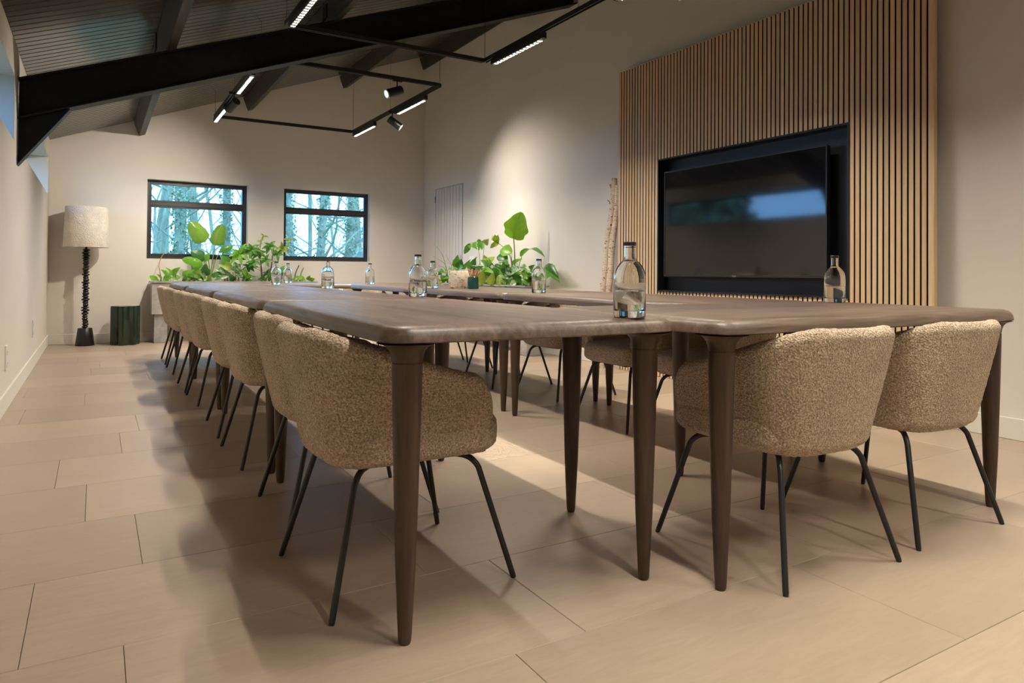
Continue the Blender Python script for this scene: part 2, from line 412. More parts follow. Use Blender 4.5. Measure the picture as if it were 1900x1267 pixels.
add('haunch', MB().prism([(.003, zt(0)-D), (hx, zt(hx)-D), (.003, zt(0)-D-.31)], 1, -.006, .006).me(), M['steel'], rf)
hf = MB(); a = Vector((hx, 0, zt(hx)-D)); b = Vector((.003, 0, zt(0)-D-.31)); n_ = Vector((-(b-a).z, 0, (b-a).x)).normalized()*.012
if n_.z > 0: n_ = -n_
hf.prism([(a.x, a.z), (b.x, b.z), (b.x+0, b.z+n_.z), (a.x+n_.x, a.z+n_.z)], 1, -.06, .06)
add('haunch_flange', hf.me(), M['steel'], rf)
for x in PX[:3]:
    xx = x-XL
    cl = MB().box(xx-.055, xx-.042, -.13, -.02, zt(xx)+.0, zt(xx)+.12).box(xx-.055, xx-.042, -.075, .075, zt(xx)-.002, zt(xx)+.012)
    add('cleat', cl.me(), M['steel'], rf)

# ------------------------------------------------------------------ slatted wall panel with screen niche
PXF, PY0, PY1, PZ = 4.170, 2.222, 5.062, 2.755
NY0, NY1, NZ0, NZ1 = 2.752, 4.520, .745, 1.860
pn = thing('slatted_wall_panel', 'tall oak slatted acoustic panel with a black screen niche on right wall', 'wall panel', (PXF, PY0, 0))
bk = MB(); X0, XB, X1 = .0215, .034, XR-PXF-.002; L = PY1-PY0; ny0, ny1 = NY0-PY0, NY1-PY0
bk.box(X0, XB, 0, ny0, 0, PZ).box(X0, XB, ny1, L, 0, PZ).box(X0, XB, ny0, ny1, 0, NZ0).box(X0, XB, ny0, ny1, NZ1, PZ)
add('backing', bk.me(), M['felt'], pn)
for yb in (.10, .38, L-.42, L-.10): add('batten', MB().box(XB, X1, yb-.02, yb+.02, 0, PZ-.02).me(), M['felt'], pn)
for ye in (-.005, L): add('end_strip', MB().box(.001, XB, ye, ye+.005, 0, PZ).me(), M['oak'], pn)
NS = 75; pitch = L/NS; sw = pitch*.73
def slat(z0, z1):
    m_ = MB().box(0, .021, 0, sw, z0, z1).me(bevel=.0012, seg=1); m_.materials.append(M['oak']); m_.materials.append(M['felt'])
    for pf in m_.polygons:
        if abs(pf.normal.y) > .9: pf.material_index = 1
    return m_
s_full, s_top, s_bot = slat(.002, PZ), slat(NZ1+.012, PZ), slat(.002, NZ0-.012)
for i in range(NS):
    y0 = i*(L-sw)/(NS-1)
    if y0+sw > ny0-.008 and y0 < ny1+.008:
        add('slat', s_top, None, pn, (0, y0, 0)); add('slat', s_bot, None, pn, (0, y0, 0))
    else: add('slat', s_full, None, pn, (0, y0, 0))
nf = MB(); t = .012
nf.box(-.010, X1-.006, ny0-t+.004, ny0+.004, NZ0-t, NZ1+t).box(-.010, X1-.006, ny1-.004, ny1+t-.004, NZ0-t, NZ1+t).box(-.010, X1-.006, ny0+.004, ny1-.004, NZ0-t, NZ0).box(-.010, X1-.006, ny0+.004, ny1-.004, NZ1, NZ1+t)
add('niche_frame', nf.me(), M['niche'], pn)
add('niche_back', MB().box(X1-.012, X1-.004, ny0, ny1, NZ0, NZ1).me(), M['niche'], pn)
TY0, TY1, TZ0, TZ1, TX = 2.893, 4.436, .862, 1.752, 4.150
tv = thing('television', 'large black flat screen television hung in the slatted panel niche', 'television', (TX, TY0, TZ0))
W, H = TY1-TY0, TZ1-TZ0
add('body', MB().box(.006, .045, .004, W-.004, .004, H-.004).me(bevel=.004), M['bezel'], tv)
b_ = MB(); e = .011
b_.box(0, .012, 0, e, 0, H).box(0, .012, W-e, W, 0, H).box(0, .012, e, W-e, 0, .016).box(0, .012, e, W-e, H-e, H)
add('bezel', b_.me(bevel=.0015, seg=1), M['bezel'], tv)
add('screen', MB().box(.004, .008, e-.001, W-e+.001, .015, H-e+.001).me(), M['screen'], tv)
add('wall_bracket', MB().box(.045, .105, W*.3, W*.7, H*.3, H*.7).me(), M['niche'], tv)
tcu = bpy.data.curves.new('logo_text', 'FONT'); tcu.body = 'LG'; tcu.size = .017; tcu.extrude = .0004; tcu.align_x = 'CENTER'
tob = bpy.data.objects.new('tmp', tcu); C.objects.link(tob); bpy.context.view_layer.update()
lme = bpy.data.meshes.new_from_object(tob.evaluated_get(bpy.context.evaluated_depsgraph_get())); bpy.data.objects.remove(tob)
lg = add('logo', lme, M['logo'], tv, (-.0008, W/2, .0025), (PI/2, 0, -PI/2))
rg = MB().lathe([(.0058, 0), (.0070, 0), (.0070, .0008), (.0058, .0008)], 18, False, False)
add('logo_ring', rg.me(), M['logo'], tv, (-.0006, W/2+.021, .0085), (0, -PI/2, 0))

# ------------------------------------------------------------------ tables
def tabletop_mesh(lx, ly):
    prof = [(.052, .757), (.032, .7558), (.017, .7515), (.008, .744), (.0025, .733), (0, .719), (.006, .7155), (.04, .712), (.10, .708)]
    n_c, n_s = 10, 14; rc = .075
    def outline():
        pts = []
        cs = [(lx/2-rc, ly/2-rc, 0), (-lx/2+rc, ly/2-rc, 90), (-lx/2+rc, -ly/2+rc, 180), (lx/2-rc, -ly/2+rc, 270)]
        for i, (cx, cy, a0) in enumerate(cs):
            for j in range(n_c+1):
                q = math.radians(a0+90*j/n_c); pts.append((cx+rc*math.cos(q), cy+rc*math.sin(q), math.cos(q), math.sin(q)))
            nx = cs[(i+1) % 4]; q1 = math.radians(a0+90); q2 = q1
            ax, ay = cx+rc*math.cos(q1), cy+rc*math.sin(q1); bx, by = nx[0]+rc*math.cos(q2), nx[1]+rc*math.sin(q2)
            for j in range(1, n_s): f = j/n_s; pts.append((ax+(bx-ax)*f, ay+(by-ay)*f, math.cos(q1), math.sin(q1)))
        return pts
    o = outline(); N = len(o); V = []; Fc = []
    for inset, z in prof:
        for (x, y, nx, ny) in o:
            wob = .0025*noise.noise(Vector((x*6, y*6, 1.3))) if inset < .05 else 0
            bul = .010*(1-abs(2*y/ly)**2)*(abs(nx)) + .006*(1-abs(2*x/lx)**2)*abs(ny)
            V.append((x-nx*inset+nx*(wob+bul-.008), y-ny*inset+ny*(wob+bul-.008), z))
    for i in range(len(prof)-1):
        for j in range(N): Fc.append((i*N+j, (i+1)*N+j, (i+1)*N+(j+1) % N, i*N+(j+1) % N))
    Fc.append(tuple(range(N))); Fc.append(tuple(range((len(prof)-1)*N+N-1, (len(prof)-1)*N-1, -1)))
    m = mesh(V, Fc, True); m.set_sharp_from_angle(angle=math.radians(50)); return m
TW, TL = .895, 1.603
top_m = tabletop_mesh(TW, TL); top_m.materials.append(M['wood'])
leg_m = MB().lathe([(.0125, 0), (.0150, .006), (.0165, .02), (.025, .20), (.0325, .46), (.0362, .62), (.0368, .664), (.0352, .6655), (.0352, .667), (.0368, .6685), (.038, .680), (.0425, .693), (.050, .703), (.061, .709), (.074, .7125)], 28).me(True)
leg_m.materials.append(M['leg'])
def make_table(label, x, y, rz):
    t = thing('meeting_table', label, 'table', (x, y, 0), rz, 'meeting tables in a ring')
    add('tabletop', top_m, None, t)
    for sx in (-1, 1):
        for sy in (-1, 1): add('leg', leg_m, None, t, (sx*.365, sy*.722, 0), (0, 0, random.uniform(0, 6)))
    return t
CWR = -.016
TABLES = {
 'L1': (1.022, 2.272, -.022, 'dark oak table nearest the camera in the left row'),
 'L2': (1.047, 3.876, CWR, 'second dark oak table from the camera in the left row'),
 'L3': (1.062, 5.490, -.010, 'third dark oak table from the camera in the left row'),
 'L4': (1.076, 7.125, -.010, 'farthest dark oak table of the left row, beside the window planter'),
 'F': (2.240, 1.738, PI/2-.014, 'dark oak table turned crosswise at the near right, two chairs before it'),
 'R1': (2.586, 2.968, -.018, 'dark oak table in front of the television, right row'),
 'R2': (2.622, 4.576, -.014, 'dark oak table carrying the birch pot, right row'),
 'R3': (2.648, 6.180, -.010, 'farthest dark oak table of the right row, before the door planter'),
 'G': (2.330, 7.440, PI/2-.008, 'dark oak table turned crosswise at the far end by the windows')}
for k, (x, y, rz, lb) in TABLES.items(): make_table(lb, x, y, rz)

# ------------------------------------------------------------------ tub chairs
def smooth01(a, b, x):
    t = max(0, min(1, (x-a)/(b-a))); return t*t*(3-2*t)
def chair_shell():
    cx, rx, ry, xf, ne = -.06, .274, .287, .207, 2.8
    raw = []
    for i in range(200): raw.append((xf-(xf-cx)*i/200, -ry))
    for i in range(401):
        q = -PI/2 + PI*i/400; c, s = math.cos(q), math.sin(q)
        raw.append((cx-rx*abs(c)**(2/ne), ry*math.copysign(abs(s)**(2/ne), s)))
    for i in range(1, 201): raw.append((cx+(xf-cx)*i/200, ry))
    L = [0]
    for a, b in zip(raw, raw[1:]): L.append(L[-1]+math.dist(a, b))
    NSg = 230; pts = []; k = 0
    for i in range(NSg+1):
        d = L[-1]*i/NSg
        while k < len(L)-2 and L[k+1] < d: k += 1
        f = (d-L[k])/max(1e-9, L[k+1]-L[k]); pts.append((raw[k][0]+(raw[k+1][0]-raw[k][0])*f, raw[k][1]+(raw[k+1][1]-raw[k][1])*f))
    tot = L[-1]; ZB, ZT = .352, .733
    V = []; Fc = []; NC = 84; bott = []
    for i, (x, y) in enumerate(pts):
        a = pts[max(0, i-1)]; b = pts[min(NSg, i+1)]; tx, ty = b[0]-a[0], b[1]-a[1]; l = math.hypot(tx, ty); nx, ny = ty/l, -tx/l   # outward
        if nx*(x+.02)+ny*y < 0: nx, ny = -nx, -ny
        e = min(i, NSg-i)/NSg*tot                     # distance from the open front end
        zt_ = ZT - .135*max(0, min(1, (x+.315)/.43))**.9 - .004*math.cos(y*9)
        rnd = math.sqrt(max(0, 1-(1-min(1, e/.085))**2))
        ztop = .475 + (zt_-.475)*rnd
        th = .052*(.55+.45*math.sqrt(max(0, 1-(1-min(1, e/.03))**2)))
        def off(z):
            u = (z-ZB)/(ZT-ZB); return -.084*(1-u)**1.15 - (.028*max(0, 1-(z-ZB)/.035)**2)
        r = th/2; sec = []
        no = 44
        for j in range(no):
            z = ZB + (ztop-r-ZB)*j/(no-1); sec.append((off(z), z))
        o_t = off(ztop-r)
        for j in range(1, 12):
            q = PI*j/12; sec.append((o_t-r+r*math.cos(q), ztop-r+r*math.sin(q)))
        ni = NC-no-11
        for j in range(ni):
            z = ztop-r + (.40-(ztop-r))*j/(ni-1); sec.append((off(z)-th-.012*(j/(ni-1)), z))
        base = len(V)
        for (o, z) in sec: V.append(Vector((x+nx*o, y+ny*o, z)))
        bott.append(base)
        if i:
            p = base-NC
            for j in range(NC-1): Fc.append((p+j, base+j, base+j+1, p+j+1))
    Fc.append(tuple(range(NC-1, -1, -1))); Fc.append(tuple(range(NSg*NC, NSg*NC+NC)))
    Fc.append(tuple(bott))
    m = mesh(V, Fc, True)
    bm = bmesh.new(); bm.from_mesh(m); bmesh.ops.recalc_face_normals(bm, faces=bm.faces); bm.normal_update()
    for v in bm.verts:
        v.co += v.normal*(.0022*noise.noise(v.co*210) + .0012*noise.noise(v.co*90))
    bm.to_mesh(m); bm.free()
    m.polygons.foreach_set('use_smooth', [True]*len(m.polygons)); return m
def cushion():
    nu, nv = 120, 60; V = []; Fc = []
    def sp(c, e): return math.copysign(abs(c)**e, c)
    for i in range(nv+1):
        v = -PI/2+PI*i/nv
        for j in range(nu):
            u = 2*PI*j/nu
            V.append(Vector((.022+.246*sp(math.cos(v), .35)*sp(math.cos(u), .42), .232*sp(math.cos(v), .35)*sp(math.sin(u), .42), .415+.064*sp(math.sin(v), .5))))
    for i in range(nv):
        for j in range(nu): Fc.append((i*nu+j, i*nu+(j+1) % nu, (i+1)*nu+(j+1) % nu, (i+1)*nu+j))
    m = mesh(V, Fc, True)
    bm = bmesh.new(); bm.from_mesh(m); bmesh.ops.remove_doubles(bm, verts=bm.verts, dist=1e-5); bmesh.ops.recalc_face_normals(bm, faces=bm.faces); bm.normal_update()
    for v in bm.verts: v.co += v.normal*(.002*noise.noise(v.co*200))
    bm.to_mesh(m); bm.free(); m.polygons.foreach_set('use_smooth', [True]*len(m.polygons)); return m
shell_m = chair_shell(); shell_m.materials.append(M['boucle'])
cush_m = cushion(); cush_m.materials.append(M['boucle'])
def leg_tube(sx, sy):
    top = Vector((sx*.178, sy*.172, .352)); foot = Vector((sx*.268, sy*.252, 0)); d = foot-top
    ins = Vector((sx*.095, sy*.095, .3475)); c1_ = Vector((sx*.172, sy*.168, .3475)); b_ = top+d*.11
    arc = []
    for k in range(7):
        q = k/6; p0 = ins.lerp(c1_, .62); arc.append(p0*(1-q)**2 + c1_*2*q*(1-q) + b_*q*q)
    p = [ins]+arc+[top+d*.97, foot]
    return MB().tube(p, [.0090]*(len(p)-2)+[.0086, .0072], 10).me(True)
ch0 = empty('tub_chair'); ch0['category'] = 'chair'
add('shell', shell_m, None, ch0); add('seat_cushion', cush_m, None, ch0)
for sx in (-1, 1):
    for sy in (-1, 1): add('leg', leg_tube(sx, sy), M['black_metal'], ch0)
add('base_plate', MB().box(-.11, .11, -.11, .11, .343, .358).me(bevel=.004), M['black_metal'], ch0)
CH = [
 (.778, 1.985, .02, 'beige boucle tub chair nearest the camera on the left aisle', 'chairs along the left aisle'),
 (.825, 2.600, -.02, 'second beige tub chair from the camera on the left aisle', 'chairs along the left aisle'),
 (.828, 3.520, .02, 'third beige tub chair from the camera on the left aisle', 'chairs along the left aisle'),
 (.835, 4.190, -.02, 'fourth beige tub chair from the camera on the left aisle', 'chairs along the left aisle'),
 (.840, 5.190, .03, 'fifth beige tub chair from the camera on the left aisle', 'chairs along the left aisle'),
 (.830, 5.770, 0., 'sixth beige tub chair from the camera on the left aisle', 'chairs along the left aisle'),
 (.835, 6.800, .02, 'seventh beige tub chair from the camera on the left aisle', 'chairs along the left aisle'),
 (.840, 7.520, -.01, 'farthest beige tub chair on the left aisle, beside the zinc planter', 'chairs along the left aisle'),
 (1.900, 1.520, PI/2-.045, 'beige tub chair at the near right, just behind a table leg', 'chairs at the near crosswise table'),
 (2.540, 1.520, PI/2-.03, 'beige tub chair at the right edge of the near crosswise table', 'chairs at the near crosswise table'),
 (2.800, 2.620, PI+.02, 'tub chair under the right row, nearest to the screen end', 'chairs along the slatted panel'),
 (2.800, 3.230, PI-.02, 'tub chair under the right row, second from the near end', 'chairs along the slatted panel'),
 (2.975, 4.210, PI+.06, 'tub chair under the right row, third from the near end', 'chairs along the slatted panel'),
 (2.860, 4.860, PI-.02, 'tub chair behind the birch pot, fourth in the right row', 'chairs along the slatted panel'),
 (2.890, 5.880, PI, 'tub chair fifth in the right row, before the door planter', 'chairs along the slatted panel'),
 (2.940, 6.560, PI-.04, 'tub chair sixth and farthest in the right row', 'chairs along the slatted panel'),
 (1.930, 7.760, -PI/2+.02, 'left tub chair at the far crosswise table, back to the windows', 'chairs at the far crosswise table'),
 (2.680, 7.780, -PI/2-.02, 'right tub chair at the far crosswise table, back to the windows', 'chairs at the far crosswise table')]
for i, (x, y, rz, lb, g) in enumerate(CH):
    if i == 0: ch0.location = (x, y, 0); ch0.rotation_euler = (0, 0, rz); ch0['label'] = lb; ch0['group'] = g
    else: dup(ch0, (x, y, 0), rz, lb, g)

# ------------------------------------------------------------------ bottles
outp = [(.036, 0), (.0435, .002), (.0455, .007), (.0455, .108), (.0447, .120), (.0420, .132), (.0370, .1435), (.0300, .153), (.0225, .1595), (.0175, .165), (.0158, .171), (.0155, .198), (.0170, .199), (.0170, .203)]
inp = [(.0130, .203), (.0130, .172), (.0148, .1645), (.0200, .157), (.0275, .1495), (.0342, .141), (.0390, .130), (.0417, .119), (.0425, .108), (.0425, .026), (.038, .020), (.0, .018)]
bot_m = MB().lathe(outp+inp[:-1], 40, True, True).me(True, fix=True); bot_m.materials.append(M['glass'])
wat_m = MB().lathe([(.0374, .0203), (.0421, .0262), (.0421, .074), (.0421, .0745)], 40).me(True); wat_m.materials.append(M['water'])
cap_m = MB().lathe([(.0175, .2035), (.0178, .2045), (.0178, .213), (.0165, .2145)], 24).me(True); cap_m.materials.append(M['cap'])
BT = [(1.300, 1.527, 'clear water bottle at the near right corner of the nearest table'),
 (2.905, 1.985, 'clear water bottle in front of the slatted panel right of the screen'),
 (1.400, 3.275, 'clear water bottle on the second left-row table, overlapping another'),
 (2.270, 5.020, 'clear water bottle just behind another, left of the birch pot'),
 (2.400, 3.690, 'clear water bottle in front of the right planter plants'),
 (1.455, 5.060, 'clear water bottle on the third left-row table below the right window'),
 (1.440, 6.680, 'clear water bottle on the farthest left-row table, left of a pair'),
 (1.800, 7.780, 'clear water bottle on the far crosswise table, right of a pair'),
 (2.420, 6.900, 'small looking clear water bottle at the far right-row table below the window corner')]
for x, y, lb in BT:
    t = thing('water_bottle', lb, 'bottle', (x, y, .7572), random.uniform(0, 6), 'clear water bottles on the tables')
    add('glass_body', bot_m, None, t); add('water', wat_m, None, t); add('cap', cap_m, None, t)

# ------------------------------------------------------------------ birch pot, cup, pencils
bp = thing('birch_bark_pot', 'round planter wrapped in pale birch bark on the right-row table', 'pot', (2.487, 4.985, .7572))
add('bark', MB().lathe([(.079, 0), (.082, .01), (.081, .07), (.082, .135), (.079, .139), (.070, .139), (.068, .06), (.066, .012)], 40).me(True), M['birch'], bp)
add('curl', MB().tube([(-.072, -.05, .006), (-.088, -.045, .010), (-.094, -.03, .018)], [.008, .009, .006], 8).me(True), M['birch_cut'], bp)
add('soil', MB().lathe([(.066, .10), (.066, .118)], 24).me(True), M['soil'], bp)
cp = thing('pencil_cup', 'dark green glazed cup holding pencils beside the birch pot', 'cup', (2.500, 4.770, .7572))
add('wall', MB().lathe([(.040, 0), (.0435, .004), (.0445, .012), (.0445, .090), (.0425, .092), (.0405, .090), (.0400, .008), (.036, .005)], 36).me(True), M['cup'], cp)
for i in range(14):
    q = 2*PI*i/14+.3; b = Vector((.018*math.cos(q+2), .018*math.sin(q+2), .012)); tp = Vector((.058*math.cos(q)*random.uniform(.6, 1.05), .058*math.sin(q), random.uniform(.145, .165)))
    d = (tp-b); m_ = d.normalized()
    pt = thing('pencil', 'natural wood pencil standing in the green cup', 'pencil', (2.500, 4.770, .7572), 0, 'pencils in the green cup')
    add('shaft', MB().tube([b, tp-m_*.018], .0046, 6).me(True), M['pencil'], pt)
    add('point', MB().tube([tp-m_*.018, tp], [.0046, .0006], 6).me(True), M['pencil_tip'] if i % 3 == 0 else M['birch_cut'], pt)

# ------------------------------------------------------------------ floor lamp and green stool
LX, LYp = -.098, 9.545
lp = thing('floor_lamp', 'tall floor lamp with cream boucle shade and knobbly black stem', 'lamp', (LX, LYp, 0))
add('base', MB().lathe([(.098, 0), (.100, .004), (.074, .200), (.070, .204)], 40).me(True), M['lamp_black'], lp)
add('core', MB().lathe([(.013, .20), (.013, 1.36)], 12).me(True), M['lamp_black'], lp)
z = .206; i = 0
while z < 1.105:
    hgt = random.uniform(.024, .040); r = random.uniform(.030, .044); ri = random.uniform(.020, .028)
    add('disc', MB().lathe([(ri*.8, 0), (ri, hgt*.10), (r*.93, hgt*.30), (r, hgt*.5), (r*.93, hgt*.68), (ri, hgt*.92), (ri*.8, hgt)], 16).me(True), M['lamp_black'], lp, (random.uniform(-.003, .003), random.uniform(-.003, .003), z), (random.uniform(-.08, .08), random.uniform(-.08, .08), 0)); z += hgt*.98; i += 1
sh = MB().lathe([(.232, 1.144), (.233, 1.146), (.2155, 1.612), (.2145, 1.614), (.2105, 1.612), (.228, 1.146)], 56, False, False)
N = 56; sh.f += [(5*N+j, 5*N+(j+1) % N, (j+1) % N, j) for j in range(N)]
add('shade', sh.me(True), M['shade'], lp)
sp_ = MB()
for q in range(3): a = 2*PI*q/3; sp_.tube([(0, 0, 1.355), (.219*math.cos(a), .219*math.sin(a), 1.36)], .003, 6)
add('shade_spider', sp_.me(), M['lamp_black'], lp)
add('bulb', MB().lathe([(.012, 1.36), (.014, 1.40), (.030, 1.45), (.026, 1.485), (.008, 1.50)], 16).me(True), M['white'], lp)
def wavy(r0, k, amp, n=120):
    return [((r0+amp*math.copysign(abs(math.cos(k*t/1.0))**.7, math.cos(k*t)))*math.cos(t), (r0+amp*math.copysign(abs(math.cos(k*t))**.7, math.cos(k*t)))*math.sin(t)) for t in [2*PI*i/n for i in range(n)]]
so = wavy(.140, 6, .018); st = thing('green_side_table', 'dark green ribbed glazed side table next to the floor lamp', 'side table', (.310, 9.470, 0), .2)
sb = MB(); N = len(so)
lay = [(.96, 0), (1, .006), (1, .448), (.985, .455)]
V = [(x*s_, y*s_, z_) for s_, z_ in lay for x, y in so]
sb.add(V, [(i*N+j, i*N+(j+1) % N, (i+1)*N+(j+1) % N, (i+1)*N+j) for i in range(3) for j in range(N)] + [tuple(range(N-1, -1, -1))])
add('body', sb.me(True), M['green_glass'], st)
add('top', MB().add([(x*.97, y*.97, .449) for x, y in so]+[(x*.97, y*.97, .458) for x, y in so], [tuple(range(N-1, -1, -1)), tuple(range(N, 2*N))]+[(j, (j+1) % N, N+(j+1) % N, N+j) for j in range(N)]).me(True), M['green_glass'], st)

# ------------------------------------------------------------------ planters
def planter(label, loc, rz, L, Dp):
    p = thing('zinc_planter', label, 'planter', loc, rz, 'weathered zinc trough planters')
    z0, z1, t = .350, .735, .016
    tr = MB().box(0, L, 0, t, z0, z1).box(0, L, Dp-t, Dp, z0, z1).box(0, t, t, Dp-t, z0, z1).box(L-t, L, t, Dp-t, z0, z1).box(t, L-t, t, Dp-t, z0, z0+t)
    add('trough', tr.me(), M['zinc'], p)
    e = .018
    rm = MB().box(-e, L+e, -e, t, z1, z1+.014).box(-e, L+e, Dp-t, Dp+e, z1, z1+.014).box(-e, t, t, Dp-t, z1, z1+.014).box(L-t, L+e, t, Dp-t, z1, z1+.014)
    add('rim', rm.me(), M['zinc'], p)
    for x in (.028, L-.028-.145): add('pedestal', MB().box(x, x+.145, .03, Dp-.03, 0, z0).me(bevel=.004, seg=1), M['zinc'], p)
    add('soil', MB().box(t, L-t, t, Dp-t, z1-.08, z1-.045).me(), M['soil'], p)
    return p
planter('weathered zinc trough planter on pedestals under the far windows', (.587, 9.455, 0), 0, 1.98, .30)
planter('weathered zinc trough planter on pedestals along the right wall by the door', (4.165, 6.245, 0), PI/2, 2.02, .265)

# ------------------------------------------------------------------ plants
def leaf_mesh(base, tip, width, up_hint, shape='ovate', droop=.08, fold=.25, n=14):
    base, tip = Vector(base), Vector(tip); d = tip-base; L = d.length; t = d.normalized()
    nrm = Vector(up_hint); nrm = (nrm - t*nrm.dot(t))
    nrm = nrm.normalized() if nrm.length > 1e-3 else t.orthogonal().normalized()
    side = t.cross(nrm)
    def wv(u):
        if shape == 'ovate': return math.sin(PI*min(1, u*.96+.03)**.74)**.95
        if shape == 'heart': return (math.sin(PI*u**.55)**.8 if u < 1 else 0)*1.0
        if shape == 'blade': return (1-u)**.7*min(1, u*12+.3)
        if shape == 'lance': return math.sin(PI*u**.85)
        if shape == 'lobed': return (math.sin(PI*(.03+.95*u)**.8))**.7*(1+.08*math.sin(u*15))
        if shape == 'paddle': return min(1, (u/.14)**.5)*(max(0, 1-u**3.2))**.55
        if shape == 'broad': return (math.sin(PI*(.04+.92*u)**.78))**.62
        return 1
    V = []; Fc = []
    for i in range(n+1):
        u = i/n; c = base + d*u + nrm*(droop*L*4*u*(1-u)) - nrm*(droop*L*1.2*u*u)
        wd_ = width/2*max(.02, wv(u)) * (1+.035*math.sin(u*19+width*90))
        V += [c - side*wd_ + nrm*fold*wd_, c - side*wd_*.5 + nrm*fold*.35*wd_, c, c + side*wd_*.5 + nrm*fold*.35*wd_, c + side*wd_ + nrm*fold*wd_]
    for i in range(n):
        for j in range(4): a = i*5+j; Fc.append((a, a+1, a+6, a+5))
    return V, Fc
def put_leaf(pl, base, tip, width, hint, mat, shape='ovate', droop=.08, fold=.25):
    V, Fc = leaf_mesh(base, tip, width, hint, shape, droop, fold); o = Vector(pl.location)
    return add('leaf', mesh([v-o for v in V], Fc, True), M[mat], pl)
def put_stem(pl, pts, r, mat='stem_green', name='stem', r2=None):
    pts = [Vector(p) for p in pts]; o = Vector(pl.location)
    # smooth the path
    out = []
    for i in range(len(pts)-1):
        p0 = pts[max(0, i-1)]; p1 = pts[i]; p2 = pts[i+1]; p3 = pts[min(len(pts)-1, i+2)]
        for k in range(5):
            t = k/5; out.append(.5*((2*p1)+(p2-p0)*t+(2*p0-5*p1+4*p2-p3)*t*t+(3*p1-p0-3*p2+p3)*t**3))
    out.append(pts[-1]); n = len(out); r2 = r2 or r*.6
    return add(name, MB().tube([p-o for p in out], [r+(r2-r)*i/(n-1) for i in range(n)], 6).me(True), M[mat], pl)
CAMV = Vector((0, 0, CAM_H))
def tocam(p): return (CAMV-Vector(p)).normalized()
def plant(name, label, loc, group=None): return thing(name, label, 'plant', loc, 0, group)
SOIL = .690
YP = 9.60
def A(px, py, Y=YP): return at_y(px, py, Y)
def B(px, py, X=4.03): return at_x(px, py, X)

# pothos at the left end of the window planter
p = plant('pothos', 'low pothos with bright heart leaves at the left end of window planter', A(300, 527) * Vector((1, 1, 0)) + Vector((0, 0, SOIL)) if False else (A(305, 520).x, YP, SOIL))
for (bx, by, tx, ty, wd_) in [(290, 520, 277, 511, .075), (300, 521, 292, 508, .06), (310, 512, 299, 500, .07), (317, 512, 308, 496, .085), (320, 512, 333, 496, .10), (330, 516, 318, 515, .075), (303, 520, 319, 514, .10), (322, 516, 336, 514, .08), (340, 514, 350, 511, .06), (296, 522, 286, 518, .05), (338, 519, 346, 520, .06), (312, 520, 303, 523, .06), (350, 518, 362, 512, .07)]:
    b, t_ = A(bx, by, YP+random.uniform(-.07, .05)), A(tx, ty, YP+random.uniform(-.12, .02))
    put_stem(p, [(b.x, b.y+.03, SOIL), (b.x, b.y, (SOIL+b.z)/2+.01), b], .003)
    put_leaf(p, b, t_, wd_, tocam(b)+Vector((0, 0, .6)), 'leaf_bright', 'heart', .05, .2)
p = plant('bare_vine', 'thin dry curving vine rising at the left end of window planter', (A(298, 520).x, YP, SOIL))
put_stem(p, [(A(299, 525).x, YP, SOIL), A(297, 505), A(295, 492), A(300, 476), A(306, 469), A(314, 462)], .007, 'stem_tan', 'vine', .002)

# bird of paradise
p = plant('bird_of_paradise', 'tall bird-of-paradise plant with two upright leaves before left window', (A(388, 520).x, YP, SOIL))
root = Vector((A(390, 520).x, YP, SOIL))
for (bx, by, tx, ty, wd_, mt, shp, fo, dr_) in [
  (381, 449, 353, 411, .21, 'leaf_gloss', 'paddle', -.55, .07), (399, 456, 412, 416, .18, 'leaf_gloss', 'paddle', -.95, .05),
  (380, 481, 354, 466, .17, 'leaf_dark', 'ovate', -.3, .10), (376, 492, 341, 479, .13, 'leaf_bright', 'paddle', -.5, .26),
  (378, 484, 388, 470, .09, 'leaf_bright', 'ovate', -.2, .05), (408, 466, 433, 456, .10, 'leaf_mid', 'ovate', -.4, .06)]:
    b, t_ = A(bx, by, YP-.03), A(tx, ty, YP-.06); m_ = root.lerp(b, .55) + Vector(((b.x-root.x)*-.15, 0, .03))
    put_stem(p, [root+Vector((random.uniform(-.02, .02), 0, 0)), m_, b], .008, 'stem_green', 'stem', .004)
    put_leaf(p, b, t_, wd_, tocam(b)+Vector((0, 0, .25)), mt, shp, dr_, fo)
    mid_ = b.lerp(t_, .5); hint = tocam(b)
    put_stem(p, [b, mid_+hint*.012+Vector((0, 0, .004)), b.lerp(t_, .96)+hint*.004], .0035, 'stem_green', 'midrib', .001)
# dark philodendron between
p = plant('philodendron', 'small dark philodendron at the foot of the bird-of-paradise', (A(370, 520).x, YP-.05, SOIL))
for (bx, by, tx, ty, wd_, mt) in [(380, 512, 381, 489, .12, 'leaf_dark'), (372, 512, 350, 510, .09, 'leaf_mid'), (366, 514, 372, 500, .09, 'leaf_olive'), (382, 515, 366, 519, .09, 'leaf_varieg'), (352, 514, 342, 519, .07, 'leaf_mid'), (374, 516, 362, 524, .08, 'leaf_varieg')]:
    b, t_ = A(bx, by, YP-.08), A(tx, ty, YP-.12); put_stem(p, [(b.x, b.y, SOIL), b], .004); put_leaf(p, b, t_, wd_, tocam(b)+Vector((0, 0, .4)), mt, 'heart')
